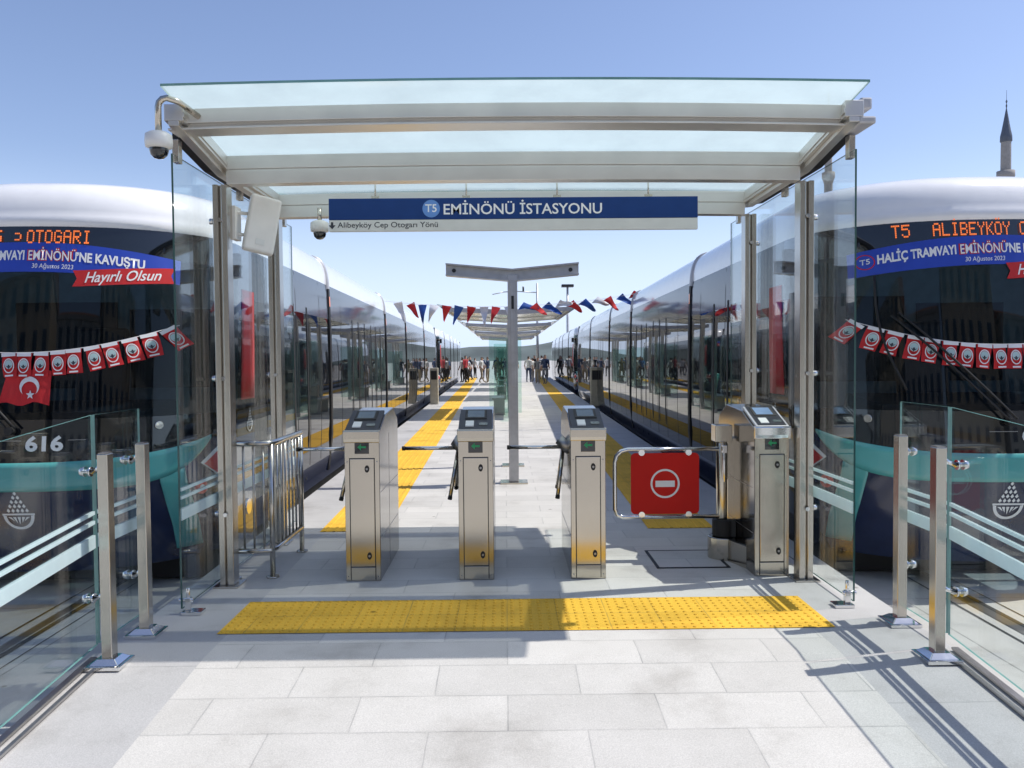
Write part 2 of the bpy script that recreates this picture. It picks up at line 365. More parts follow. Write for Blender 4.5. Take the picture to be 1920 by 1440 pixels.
# yellow guide strips
p = MB()
p.add([(-1.65, 4.5, .004), (1.87, 4.5, .004), (1.87, 5.1, .004), (-1.65, 5.1, .004)], [(0, 1, 2, 3)])
for i in range(64):
    for j in range(11):
        x, y = -1.65+.0275+i*.055, 4.5+.0275+j*.0545
        ring = [(x+.0125*math.cos(k*math.pi/3), y+.0125*math.sin(k*math.pi/3), .0038) for k in range(6)]
        top = [(x+.008*math.cos(k*math.pi/3), y+.008*math.sin(k*math.pi/3), .0095) for k in range(6)]
        p.add(ring+top, [(6, 7, 8, 9, 10, 11)]+[(k, (k+1) % 6, (k+1) % 6+6, k+6) for k in range(6)], 0)
def lstrip(e, sg, i0, i1, ya, yb):
    p.add([(e(ya)+sg*i0, ya, .004), (e(ya)+sg*i1, ya, .004), (e(yb)+sg*i1, yb, .004), (e(yb)+sg*i0, yb, .004)], [(0, 1, 2, 3)])
    for k in range(7):                                # raised guide bars
        a = i0+(i1-i0)*(k+.5)/7
        p.hexa([(e(ya)+sg*(a-.016), ya, .0042), (e(ya)+sg*(a+.016), ya, .0042), (e(30)+sg*(a+.016), 30, .0042), (e(30)+sg*(a-.016), 30, .0042)],
               [(e(ya)+sg*(a-.011), ya, .009), (e(ya)+sg*(a+.011), ya, .009), (e(30)+sg*(a+.011), 30, .009), (e(30)+sg*(a-.011), 30, .009)])
lstrip(eL, 1, .53, 1.12, 7.18, YE); lstrip(eR, -1, .53, 1.13, 7.18, YE)
struct('tactile_paving', p, M['tactile'])
# far hills
p = MB(); rows = [[], []]
for i in range(121):
    x = -900+15*i
    h = 9+6*math.sin(i*.11)+3*math.sin(i*.31+1)+2*math.sin(i*.9)+(9 if 62 < i < 95 else 0)*math.sin((i-62)/33*math.pi)
    rows[0].append((x, 620, GZ-1)); rows[1].append((x, 660+h, GZ+max(2, h)))
p.grid(rows)
p.grid([[(a, b, c) for a, b, c in rows[1]], [(a, b+400, GZ) for a, b, c in rows[1]]])
struct('hills', p, M['hill'])

# ------------------------------------------------------------------ glass pane helper
def pane_x(mb, x, t, y0, y1, zb, zt, edge=1):        # wall pane in the yz plane; zb/zt functions of y
    a = [(x-t, y0, zb(y0)), (x+t, y0, zb(y0)), (x+t, y1, zb(y1)), (x-t, y1, zb(y1))]
    b = [(x-t, y0, zt(y0)), (x+t, y0, zt(y0)), (x+t, y1, zt(y1)), (x-t, y1, zt(y1))]
    mb.add(a+b, [(0, 3, 7, 4), (1, 5, 6, 2)], 0)
    mb.add(a+b, [(3, 2, 1, 0), (4, 5, 6, 7), (0, 4, 5, 1), (2, 6, 7, 3)], edge)
# ------------------------------------------------------------------ shelter
SX = .07; PL, PR = -1.92, 2.06
sh = empty('tram_stop_shelter', (SX, 6.1, 0), 'steel framed entrance shelter with frosted glass roof and clear glass side walls over the turnstiles', 'shelter')
def sp(mb, name, mat, bevel=0, parent=None):
    mb2 = mb; mb2.v = [(x-SX, y-6.1, z) for x, y, z in mb.v]
    return mb2.build(name, mat, parent or sh, bevel)
def zr(y):                                            # underside of the roof glass
    if y < 5.5: return 2.94+(5.5-y)*.135
    if y > 6.75: return 2.94+(y-6.75)*.155
    return 2.94
def camber(k): return lambda x, y, z: (x, y, z+k*(1-((x-SX)/2)**2))
for px in (PL, PR):
    for y in (5.5, 6.75):
        m = MB(); m.box(px-.048, px-.010, y-.05, y+.06, .012, 2.74); m.box(px+.010, px+.048, y-.05, y+.06, .012, 2.74); m.box(px-.010, px+.010, y-.025, y+.04, .012, 2.74)
        po = sp(m, 'post', M['steelp'], .004)
        m = MB(); m.box(px-.085, px+.085, y-.09, y+.10, 0, .012); sp(m, 'base_plate', M['steelp'], .002, po)
        for z in (.5, 1.43, 2.5):
            m = MB(); m.tube([(px+.002, y-.05, z), (px+.002, y-.068, z)], .014, 12)
            sp(m, 'point_fixing', M['chrome'], 0, po)
            m = MB(); m.tube([(px+(.058 if px > 0 else -.058), y, z), (px+(.085 if px > 0 else -.085), y, z)], .02, 12)
            sp(m, 'point_fixing', M['chrome'], 0, po)
NX = 12
def beam(y, z0, z1, k, xa=PL, xb=PR, groove=True, d=.05):
    m = MB(); f = camber(k); zm = (z0+z1)/2
    if groove:
        m.box(xa+.05, xb-.05, y-d, y+d, z0, zm-.006, 0, NX, f); m.box(xa+.05, xb-.05, y-d+.008, y+d-.008, zm-.006, zm+.006, 0, NX, f); m.box(xa+.05, xb-.05, y-d, y+d, zm+.006, z1, 0, NX, f)
    else:
        m.box(xa-.06, xb+.06, y-d, y+d, z0+.012, z1-.012, 0, NX, f); m.box(xa-.06, xb+.06, y-d-.03, y+d+.03, z0, z0+.0118, 0, NX, f); m.box(xa-.06, xb+.06, y-d-.03, y+d+.03, z1-.0118, z1, 0, NX, f)
        m.box(xa-.06, xb+.06, y-d-.036, y-d-.0302, z0+.036, z1+.004, 0, NX, f); m.box(xa-.06, xb+.06, y-d-.0295, y-d-.001, z0+.04, z0+.05, 0, NX, f)
    sp(m, 'beam', M['steelh'], .003)
beam(4.86, 2.915, 3.03, .028, groove=False)
beam(5.5, 2.74, 2.93, .018); beam(6.75, 2.735, 2.925, .015); beam(7.4, 2.915, 3.03, .02, groove=False)
for px, sg in ((PL, -1), (PR, 1)):
    m = MB()
    prof = [(4.72, 2.952), (5.5, 2.835), (6.75, 2.835), (7.65, 2.97)]
    for (ya, za), (yb, zb) in zip(prof, prof[1:]):
        for x0_, x1_, d0, d1 in ((px-.055, px+.055, 0, .095), (px-.03, px+.03, -.03, -.0005), (px-sg*.062, px-sg*.0551, .02, .05)):
            m.hexa([(x0_, ya, za+d0), (x1_, ya, za+d0), (x1_, yb, zb+d0), (x0_, yb, zb+d0)], [(x0_, ya, za+d1), (x1_, ya, za+d1), (x1_, yb, zb+d1), (x0_, yb, zb+d1)])
    sp(m, 'rafter', M['steelh'], .003)
    m = MB()
    for (ya, za), (yb, zb) in zip([(4.98, 2.913)]+prof[1:], prof[1:]):
        x0_, x1_ = sorted((px+sg*.0556, px+sg*.115))
        m.hexa([(x0_, ya, za+.0), (x1_, ya, za+.0), (x1_, yb, zb+.0), (x0_, yb, zb+.0)], [(x0_, ya, za+.05), (x1_, ya, za+.05), (x1_, yb, zb+.05), (x0_, yb, zb+.05)])
    sp(m, 'gutter', M['rubber'])
    m = MB()
    if sg > 0: m.box(px-.035+sg*.08, px+.035+sg*.08, 4.74, 4.92, 3.0, 3.07), m.box(px-.05+sg*.08, px+.05+sg*.08, 4.72, 4.98, 2.91, 2.955)
    if sg > 0: sp(m, 'end_cap', M['alu'], .012)
    # side wall pane, its frosted stripes and foot bracket
    gx = px+sg*.075
    m = MB(); pane_x(m, gx, .006, 4.87, 7.55, lambda y: .035, lambda y: 2.80); gp = sp(m, 'wall_pane', [M['glass'], M['gedge']])
    for za, zb in ((.755, .773), (.705, .723), (.575, .645)):
        m = MB(); m.box(gx-.008, gx+.008, 4.885, 7.54, za, zb); sp(m, 'frosted_stripe', M['stripe'], 0, gp)
    m = MB(); bx = px+sg*.01
    m.box(bx-.06, bx+.06, 4.84, 4.93, .0, .022); m.box(bx-.018+sg*.03, bx+.018+sg*.03, 4.87, 4.90, .022, .10); m.tube([(bx+sg*.03, 4.885, .09), (bx+sg*.03, 4.885, .16)], .012, 10)
    m.tube([(bx, 4.885, .085), (gx+sg*.02, 4.885, .085)], .013, 10)
    sp(m, 'foot_bracket', M['chrome'], .003)
    for y in (4.95, 6.1, 7.3):
        m = MB(); m.box(gx-.02, gx+.02, y-.03, y+.03, 2.76, 2.9); sp(m, 'clip', M['steelp'], .004)
    m = MB(); m.tube([(gx-.012, 6.15, .43), (gx+.012, 6.15, .43)], .06, 24); sp(m, 'disc_fixing', M['chrome'])
xa, xb = SX-1.97, SX+1.98
for ya, yb, k in ((4.5, 5.149, .024), (5.151, 6.124, .024), (6.126, 7.099, .024), (7.101, 7.75, .024)):
    m = MB(); cuts = [ya]+[c for c in (5.5, 6.75) if ya < c < yb]+[yb]
    rows_t = []; rows_b = []
    for y in cuts:
        rows_b.append([(xa+(xb-xa)*i/NX, y, zr(y)+k*(1-(2*i/NX-1)**2)) for i in range(NX+1)])
        rows_t.append([(a, b, c+.014) for a, b, c in rows_b[-1]])
    m.grid(rows_b, 0, False); m.grid(rows_t, 0, False, True)
    for r0_, r1_ in ((rows_b[0], rows_t[0]), (rows_b[-1], rows_t[-1])): m.grid([r0_, r1_], 1, False)
    for c in (0, -1): m.grid([[r[c] for r in rows_b], [r[c] for r in rows_t]], 1, False)
    sp(m, 'roof_pane', [M['frost'], M['gedge2']])

# ------------------------------------------------------------------ station sign
sg_ = empty('station_name_sign', (.07, 6.3, 2.55), 'long blue and white station name sign hanging on four rods under the shelter roof', 'sign')
m = MB(); m.box(-1.435, 1.445, -.02, .02, .09, .255); so_ = m.build('blue_board', M['sign_blue'], sg_, .003)
m = MB(); m.box(-1.435, 1.445, -.018, .018, 0, .0885); sw_ = m.build('white_board', M['sign_white'], sg_, .003)
m = MB()
for px in (709, 878, 1047, 1217):
    x = (px-948)/238.-.07
    m = MB(); m.tube([(x, 0, .255), (x, 0, .40)], .006, 8); m.box(x-.03, x+.03, -.012, .012, .255, .275); m.build('hanging_rod', M['steel'], sg_)
sx = lambda px: (px-948)/238.-.07
text_obj('lettering', 'EMİNÖNÜ İSTASYONU', .115, M['letter'], lambda a, b: Vector((sx(983)+a, -.0215, .162+b)), so_, .012, 0, fit=(1130-836)/238.)
m = MB(); m.prism(disc((sx(813), .172), .068, 32), 'y', -.0225, -.0201); bd_ = m.build('line_badge', M['badge_blue'], so_)
text_obj('badge_lettering', 'T5', .085, M['letter'], lambda a, b: Vector((sx(813)+a, -.0235, .172+b)), so_, .012)
text_obj('direction_lettering', 'Alibeyköy Cep Otogarı Yönü', .06, M['ink'], lambda a, b: Vector((sx(732)+a, -.0195, .048+b)), sw_, .006, 0, fit=(826-640)/238.)
m = MB(); c = (sx(629), .045); m.prism([(c[0], c[1]-.027), (c[0]+.027, c[1]+.004), (c[0]+.009, c[1]+.004), (c[0]+.009, c[1]+.027), (c[0]-.009, c[1]+.027), (c[0]-.009, c[1]+.004), (c[0]-.027, c[1]+.004)], 'y', -.0195, -.0181)
m.build('arrow', M['ink'], sw_)

# ------------------------------------------------------------------ cameras and antenna
def dome_camera(loc, label, sc, pipe):
    o = empty('security_camera', loc, label, 'camera', 'dome security cameras on the shelter')
    m = MB(); m.lathe([(.0, .075*sc), (.055*sc, .07*sc), (.088*sc, .05*sc), (.092*sc, .0), (.088*sc, -.035*sc), (.066*sc, -.045*sc), (0, -.045*sc)], (0, 0, 0), 28); m.build('housing', M['whitep'], o)
    m = MB(); m.lathe([(.064*sc, -.046*sc), (.064*sc, -.06*sc), (.054*sc, -.09*sc), (.03*sc, -.112*sc), (0, -.118*sc)], (0, 0, 0), 24); m.build('dome', M['black'], o)
    m = MB(); m.tube([Vector(p) for p in pipe], .022*sc, 14); m.build('pipe', M['steel'], o)
    return o
pl = [(0, 0, .06), (0, 0, .20)]+[(.05*(1-math.cos(R(a))), 0, .20+.05*math.sin(R(a))) for a in (30, 60, 90)]+[(.10, .04, .24), (.17, .16, .19)]
dome_camera((-1.965, 4.62, 2.80), 'larger dome security camera on a bent pipe at the front roof corner', .82, pl)
dome_camera((-1.515, 6.62, 2.635), 'small dome security camera hanging beside the left end of the name sign', .82, [(0, 0, .05), (0, 0, .16)])
an = empty('antenna_box', (-1.70, 5.66, 2.50), 'white tilted flat antenna box bracketed to the left shelter post', 'antenna')
m = MB(); m.box(-.105, .105, -.04, .04, -.20, .20); bo = m.build('housing', M['whitep'], an, .018, 3)
m = MB(); m.box(-.03, .03, -.0425, -.0405, -.15, -.11); m.build('badge', M['sign_white'], bo)
for o in (bo,): o.rotation_euler = (R(-4), R(11), R(28))
m = MB()
for z in (-.07, .08): m.tube([(-.165, -.06, z), (-.06, .03, z)], .012, 10)
m.box(-.19, -.15, -.1, .02, -.11, .12); m.build('bracket', M['whitep'], an, .003)

# ------------------------------------------------------------------ turnstiles
def make_turnstile(name, loc, label, cat, group=None, arms=True, light=False):
    t = empty(name, loc, label, cat, group); hw = .122
    m = MB(); prof = [(0, .0), (0, 1.00), (.012, 1.045), (.30, 1.150), (.72, 1.175), (.93, 1.08), (.95, 1.03), (.95, 0)]
    m.prism(prof, 'x', -hw, hw); bd = m.build('body', M['steeldim'], t, .006)
    m = MB(); m.box(-hw+.003, hw-.003, -.0003, .001, .004, .995); m.build('front_face', M['steel'], t)
    m = MB(); m.box(-.083, .083, -.006, -.0005, .105, .86); pn = m.build('front_panel', M['steel'], t, .0025)
    m = MB(); m.box(-.083, .083, -.004, -.0005, .012, .098); m.build('kick_plate', M['steel'], t, .002)
    m = MB()
    for sx_ in (-1, 1): m.box(sx_*.0865-.0025, sx_*.0865+.0025, -.0014, -.0004, .01, .865)
    m.box(-.084, .084, -.0014, -.0004, .0985, .1045); m.box(-.089, .089, -.0014, -.0004, .8605, .866); m.build('seam', M['rubber'], t)
    m = MB(); m.prism([(-.028, 1.0), (-.022, .975), (.0, .97), (-.0003, 1.045), (.012, 1.052), (.012, 1.062), (-.02, 1.062), (-.028, 1.05)], 'x', -hw-.004, hw+.004); m.build('lip', M['chrome'] if light else M['steel'], t, .004)
    # sloping reader console
    def cz(y): return 1.062+(y+.018)*.36
    m = MB(); a = hw-.006
    m.hexa([(-a, -.016, cz(-.016)-.02), (a, -.016, cz(-.016)-.02), (a, .31, cz(.31)-.02), (-a, .31, cz(.31)-.02)], [(-a, -.016, cz(-.016)), (a, -.016, cz(-.016)), (a, .31, cz(.31)), (-a, .31, cz(.31))])
    cs = m.build('reader_console', M['alu'] if light else M['dark'], t, .005)
    def plate(nm, x0, x1, y0_, y1_, mat, par, h=.003, z0=.0004):
        m = MB(); m.hexa([(x0, y0_, cz(y0_)+z0), (x1, y0_, cz(y0_)+z0), (x1, y1_, cz(y1_)+z0), (x0, y1_, cz(y1_)+z0)], [(x0, y0_, cz(y0_)+h), (x1, y0_, cz(y0_)+h), (x1, y1_, cz(y1_)+h), (x0, y1_, cz(y1_)+h)])
        return m.build(nm, mat, par)
    if light: plate('reader_face', -.1, .1, -.005, .3, M['dark'], cs, .0025)
    sc = plate('screen_bezel', -.078, .078, .14, .285, M['rubber'], cs, .006)
    plate('screen', -.06, .06, .158, .27, M['lcdb'] if light else M['lcd'], cs, .008, .0062)
    plate('card_reader', -.07, -.012, .02, .10, M['sign_white'], cs, .008)
    plate('keypad', .025, .085, .04, .075, M['lcd'], cs, .005)
    # direction display
    m = MB(); m.box(-.05, .05, -.004, -.0005, .895, .992); dd = m.build('direction_display', M['black'], t, .003)
    m = MB(); m.prism([(-.03, .942), (-.005, .965), (-.005, .949), (.03, .949), (.03, .935), (-.005, .935), (-.005, .919)], 'y', -.0056, -.0042); m.build('arrow', M['green'], dd)
    for z in (.035, .84):
        for x in (-.104, .104):
            m = MB(); m.tube([(x, -.0004, z), (x, -.003, z)], .0055, 10); m.build('screw', M['steeld'], t)
    for z, x in ((.79, .035), (.18, .045)):
        m = MB(); m.tube([(x, -.0062, z), (x, -.012, z)], .021, 18); lk = m.build('lock', M['rubber'], t)
        lk.data.transform(Matrix.Translation((x, 0, z)) @ Matrix.Diagonal((.75, 1, 1.2, 1)) @ Matrix.Translation((-x, 0, -z)))
        m = MB(); m.tube([(x, -.0121, z), (x, -.0145, z)], .008, 12); m.build('keyhole', M['steeld'], lk)
    m = MB()
    for z in (.3, .62): m.box(hw+.0004, hw+.0014, .04, .92, z-.0015, z+.0015); m.box(-hw-.0014, -hw-.0004, .04, .92, z-.0015, z+.0015)
    m.box(hw+.0004, hw+.0014, .45, .453, .02, 1.0); m.build('side_seam', M['steeld'], t)
    if arms:
        c = Vector((-hw, .42, .905)); ax = Vector((-1, 0, -1)).normalized()
        m = MB(); m.tube([c+Vector((.02, 0, .02)), c+ax*.05], .07, 20, rs=[.08, .062]); m.build('hub', M['steeld'], t)
        base = Vector((-1, 0, 0))
        # one arm bars the lane, the other two hang folded along the cabinet
        for d in (Vector((-1, 0, 0)), Vector((-.10, .62, -1)).normalized(), Vector((-.16, -.50, -1)).normalized()):
            s0 = c+ax*.03; L_ = .40 if d.x < -.9 else .38
            m = MB(); m.tube([s0, s0+d*L_], .0145, 14); am = m.build('arm', M['chrome'] if d.x < -.9 else M['steel'], t)
            m = MB(); m.tube([s0+d*(L_+.0005), s0+d*(L_+.022)], .0165, 14); m.build('arm_tip', M['rubber'], am)
    return t
grp = 'tripod turnstiles in a row'
T1 = make_turnstile('turnstile', (-1.005, 5.56, 0), 'stainless steel tripod turnstile nearest the railing, its broad right side turned to view', 'turnstile', grp)
for x, lab in ((-.214, 'middle one of the three stainless steel tripod turnstiles'),
               (.571, 'stainless steel tripod turnstile standing directly left of the red no entry gate')):
    c = copy_tree(T1); c.location = (x, 5.56, 0); c['label'] = lab
make_turnstile('wide_gate_cabinet', (1.865, 5.58, 0), 'steel fare cabinet without tripod arms, right of the red gate beside the right post', 'turnstile', None, False, True)

# ------------------------------------------------------------------ swing gate
gt = empty('swing_gate', (1.69, 6.12, 0), 'waist high swing gate with a red no entry board between turnstile and fare cabinet', 'gate')
m = MB(); m.tube([(-.03, 0, .2), (-.03, 0, .9)], .045, 20); m.box(-.0, .07, -.035, .09, .14, .93); m.build('gate_post', M['steel'], gt, .006)
m = MB(); m.box(-.10, .03, -.075, .055, .90, 1.03); hd = m.build('hinge_head', M['steel'], gt, .006)
m = MB(); m.box(-.055, -.02, -.11, -.0751, .82, .88); m.tube([(-.04, -.095, .6), (-.04, -.095, .86)], .012, 12); m.build('hinge', M['chrome'], gt, .003)
m = MB(); poly = arcpts((-.02, .0), .12, 90, 270, 14)+[(.07, -.40), (.12, -.40), (.12, .12)]
m.prism(poly, 'z', .0, .17); m.build('plinth', M['steel'], gt, .006)
m = MB(); m.prism(arcpts((-.02, .0), .085, 60, 300, 14)+[(.05, -.10), (.05, .08)], 'z', .1702, .30); m.build('rubber_boot', M['rubber'], gt, .01)
m = MB()
zt, zb_, xl = .845, .325, -.86
pts = [(-.06, -.02, zt), (xl+.1, -.02, zt)]+[(xl+.1-.1*math.sin(R(a)), -.02, zt-.1+.1*math.cos(R(a))) for a in (30, 60, 90)]
pts += [(xl, -.02, zb_+.06)]+[(xl+.06-.06*math.cos(R(a)), -.02, zb_+.06-.06*math.sin(R(a))) for a in (45, 90)]+[(-.06, -.02, zb_)]
# the tubular frame is hidden behind the turnstile at its free end
m.tube(pts, .0165, 14); m.build('gate_frame', M['chrome'], gt)
cx, cz0 = -.475, .582; hw_, hh_ = .262, .235
poly = []
for qx, qz, a0 in ((1, 1, 0), (-1, 1, 90), (-1, -1, 180), (1, -1, 270)): poly += arcpts((cx+qx*(hw_-.035), cz0+qz*(hh_-.035)), .035, a0, a0+90, 6)
m = MB(); m.prism(poly, 'y', -.028, -.018); bp_ = m.build('no_entry_board', M['red'], gt, .0015)
m = MB(); ro = disc((cx, cz0), .112, 40); ri = disc((cx, cz0), .097, 40)
m.add([(a, -.0295, b) for a, b in ro]+[(a, -.0295, b) for a, b in ri], [(k, (k+1) % 40, (k+1) % 40+40, k+40) for k in range(40)]); m.build('white_ring', M['letter'], bp_)
m = MB(); m.box(cx-.074, cx+.074, -.0305, -.0285, cz0-.026, cz0+.022); m.build('white_bar', M['letter'], bp_)
for a in (-.18, .18):
    for s_ in (-1, 1):
        z = cz0+s_*(hh_+.004); m = MB(); m.tube([(cx+a, -.036, z), (cx+a, -.006, z)], .024, 16); m.box(cx+a-.008, cx+a+.008, -.03, -.014, min(z, z+s_*.03), max(z, z+s_*.03)); m.build('clip', M['chrome'], gt)

# ------------------------------------------------------------------ railing left of the turnstiles
rl = empty('railing', (-1.66, 5.65, 0), 'tubular stainless steel railing with vertical bars behind the left front post', 'railing')
m = MB()
fr = lambda z: [(-.27, .0, z), (-.07, 0, z), (-.03, .012, z), (-.01, .05, z), (0, .1, z), (.0, .80, z)]
m.tube(fr(.965), .021, 14); m.build('top_rail', M['steelp'], rl)
m = MB(); m.tube(fr(.20), .019, 14); m.build('bottom_rail', M['steelp'], rl)
for i in range(7):
    m = MB(); m.tube([(0, .14+i*.10, .21), (0, .14+i*.10, .955)], .0085, 10); m.build('bar', M['steelp'], rl)
for x in (-.20, -.13, -.06):
    m = MB(); m.tube([(x, .002, .21), (x, .002, .955)], .0085, 10); m.build('bar', M['steelp'], rl)
for x, y in ((-.015, .04), (0, .80), (-.27, 0)):
    m = MB(); m.tube([(x, y, .0), (x, y, .965)], .019, 14); m.tube([(x, y, 0), (x, y, .012)], .045, 18); m.build('leg', M['steelp'], rl)

# ------------------------------------------------------------------ glass fences on the ramp
def glass_fence(sg, posts, gx, label):
    x0 = posts[0][0]
    o = empty('glass_fence', (x0, posts[0][1], 0), label, 'fence'); X = lambda x: x-x0; Y = lambda y: y-posts[0][1]
    for (x, y) in posts:
        zb = rz(y)
        m = MB(); m.box(X(x)-.027, X(x)+.027, Y(y)-.032, Y(y)+.032, zb+.03, zb+1.09); po = m.build('post', M['steelp'], o, .004)
        m = MB(); m.box(X(x)-.022, X(x)+.022, Y(y)-.026, Y(y)+.026, zb+1.0905, zb+1.095); m.build('post_cap', M['steeld'], po)
        m = MB(); a = .088
        m.hexa([(X(x)-a, Y(y)-a, zb), (X(x)+a, Y(y)-a, zb), (X(x)+a, Y(y)+a, zb), (X(x)-a, Y(y)+a, zb)], [(X(x)-a, Y(y)-a, zb+.02), (X(x)+a, Y(y)-a, zb+.02), (X(x)+a, Y(y)+a, zb+.02), (X(x)-a, Y(y)+a, zb+.02)])
        m.hexa([(X(x)-.075, Y(y)-.075, zb+.0202), (X(x)+.075, Y(y)-.075, zb+.0202), (X(x)+.075, Y(y)+.075, zb+.0202), (X(x)-.075, Y(y)+.075, zb+.0202)], [(X(x)-.045, Y(y)-.045, zb+.045), (X(x)+.045, Y(y)-.045, zb+.045), (X(x)+.045, Y(y)+.045, zb+.045), (X(x)-.045, Y(y)+.045, zb+.045)])
        m.build('base_plate', M['chrome'], o, .003)
        for z in (.36, 1.02):
            for dy in (.055,):
                m = MB(); c0 = Vector((X(x)+sg*.03, Y(y)+.02, zb+z)); c1 = Vector((X(gx)-sg*.02, Y(y)+dy, zb+z-.03)); c2 = Vector((X(gx)+sg*.045, Y(y)+dy, zb+z-.03))
                m.tube([c0, c0.lerp(c1, .5), c1], .013, 12, rs=[.02, .011, .016]); m.tube([c1, c2], .012, 12); m.tube([c1+Vector((sg*.008, 0, 0)), c1+Vector((sg*.016, 0, 0))], .026, 18)
                m.tube([c2-Vector((sg*.026, 0, 0)), c2], .028, 18, rs=[.028, .02]); m.build('clamp', M['chrome'], o)
    for ya, yb in ((1.9, 4.17), (4.19, 4.70)):
        m = MB(); pane_x(m, X(gx), .006, Y(ya), Y(yb), lambda y: rz(y+posts[0][1])+.07, lambda y: rz(y+posts[0][1])+1.275)
        gp = m.build('pane', [M['glass'], M['gedge2']], o)
        for za, zb in ((.755, .773), (.705, .723), (.58, .648)):
            m = MB(); t = .008
            ra, rb = rz(ya), rz(yb); a_, b_ = Y(ya)+.004, Y(yb)-.004
            m.hexa([(X(gx)-t, a_, ra+za), (X(gx)+t, a_, ra+za), (X(gx)+t, b_, rb+za), (X(gx)-t, b_, rb+za)], [(X(gx)-t, a_, ra+zb), (X(gx)+t, a_, ra+zb), (X(gx)+t, b_, rb+zb), (X(gx)-t, b_, rb+zb)])
            m.build('frosted_stripe', M['stripe'], gp)
glass_fence(-1, [(-2.045, 4.08), (-2.055, 4.52)], -2.155, 'clear glass balustrade with two square steel posts on the left ramp side')
glass_fence(1, [(2.20, 4.04), (2.265, 4.56)], 2.335, 'clear glass balustrade with two square steel posts on the right ramp side')

# ------------------------------------------------------------------ floor hatch
hc = empty('floor_hatch', (1.37, 6.08, 0), 'square access hatch frame set in the floor before the red gate', 'hatch')
m = MB(); a = .25
for x0_, x1_, y0_, y1_ in ((-a, a, -a-.02, -a), (-a, a, a, a+.02), (-a-.02, -a, -a-.02, a+.02), (a, a+.02, -a-.02, a+.02)): m.box(x0_, x1_, y0_, y1_, .002, .006)
m.build('frame', M['rubber'], hc)
m = MB(); m.box(-a+.003, a-.003, -a+.003, a-.003, .002, .0055); m.build('lid', M['pave'], hc)

# ------------------------------------------------------------------ trams
D = 1.05; PW = 2.4
def Wz(z):
    P_ = [(-.12, 1.24), (.25, 1.31), (.6, 1.325), (1.8, 1.322), (2.5, 1.305), (2.66, 1.285)]
    for (a, wa), (b, wb) in zip(P_, P_[1:]):
        if z <= b: return lerp(wa, wb, max(0, (z-a)/(b-a)))
    return 1.285
def Lz(z):
    P_ = [(-.12, .26), (.0, .20), (.35, .07), (.6, .0), (.85, .015), (1.2, .055), (1.8, .13), (2.3, .20), (2.66, .26)]
    for (a, wa), (b, wb) in zip(P_, P_[1:]):
        if z <= b:
            t = max(0, (z-a)/(b-a)); return lerp(wa, wb, t)
    return .26
def SF(a, z, off=0):
    w, l = Wz(z), Lz(z); s = -1 if a < 0 else 1; aa = abs(a)
    if aa <= 1:
        th = aa*math.pi/2; x = w*math.sin(th)**(2/PW); y = l+D-D*math.cos(th)
        nx, ny = (max(x, 1e-6)/w)**(PW-1)/w*PW, -2*math.cos(th)/D
        n = math.hypot(nx, ny); nx /= n; ny /= n
    else:
        x = w; y = D+l*max(0, 1-(aa-1)/1.2)+(aa-1); nx, ny = 1, 0
    return (s*(x+nx*off), y+ny*off, z)
def aside(y): return 1+(y-D)                                    # arc parameter on the flat side (far enough back)
def NY(x, z, off=0):                                            # nose depth at lateral x
    u = min(.999, abs(x)/Wz(z)); return Lz(z)+D-D*math.sqrt(1-u**PW)-off
def patch(name, mat, par, af, zf, na, nz, off=0, thick=.0):
    """af(t, v)->a ; zf(t, v)->z over unit square"""
    m = MB(); rows = []
    for j in range(nz+1):
        v = j/nz; row = []
        for i in range(na+1):
            t = i/na; z = zf(t, v); row.append(SF(af(t, v), z, off))
        rows.append(row)
    m.grid(rows, 0, True)
    if thick:
        m2 = [[SF(af(i/na, j/nz), zf(i/na, j/nz), off-thick) for i in range(na+1)] for j in range(nz+1)]
        for r0_, r1_ in ((rows[0], m2[0]), (rows[-1], m2[-1])): m.grid([r0_, r1_], 0, False)
        for c in (0, -1): m.grid([[r[c] for r in rows], [r[c] for r in m2]], 0, False)
    return m.build(name, mat, par)
TL = 28.6
JO = [5.3, 11.5, 15.8, 22.0]
def st_hi(a): return .80+.14*min(1, abs(a)/.74)**2.2
def st_lo(a): return .585+.33*min(1, abs(a)/.74)**4.5
def zproj(x, z, off): return Vector((x, NY(x, z, off), z))
def crest(c, r):
    """polygons of a round crest with a spired top"""
    out = []
    n = 20
    sh_ = [(c[0]+r*math.cos(R(180+180*i/n)), c[1]+r*1.0*math.sin(R(180+180*i/n))) for i in range(n+1)]
    inn = [(c[0]+r*.78*math.cos(R(360-180*i/n)), c[1]-.04*r+r*.78*math.sin(R(360-180*i/n))) for i in range(n+1)]
    for i in range(n): out.append([sh_[i], sh_[i+1], inn[n-i-1], inn[n-i]])
    out.append([(c[0]-r*1.05, c[1]+.12*r), (c[0]-r*1.05, c[1]), (c[0]+r*1.05, c[1]), (c[0]+r*1.05, c[1]+.12*r)])
    for i in range(5):
        a = -.6+.3*i; w_ = .11
        out.append([(c[0]+(a-w_)*r, c[1]-.12*r), (c[0]+a*r*.5, c[1]-.66*r+abs(a)*.4*r), (c[0]+(a+w_)*r, c[1]-.12*r)])
    for j, (zz, k) in enumerate(((.2, 5), (.5, 4), (.8, 3), (1.1, 2), (1.38, 1))):
        for i in range(k):
            a = (i-(k-1)/2)*.3
            out.append([(c[0]+(a-.12)*r, c[1]+(zz+.1)*r), (c[0]+a*r, c[1]+(zz-.02)*r), (c[0]+(a+.12)*r, c[1]+(zz+.1)*r), (c[0]+a*r, c[1]+(zz+.28)*r)])
    return out
def flat(name, polys, fn, mat, par):
    m = MB()
    for pg in polys: m.add([fn(a, b) for a, b in pg], [tuple(range(len(pg)))])
    return m.build(name, mat, par, recalc=False)
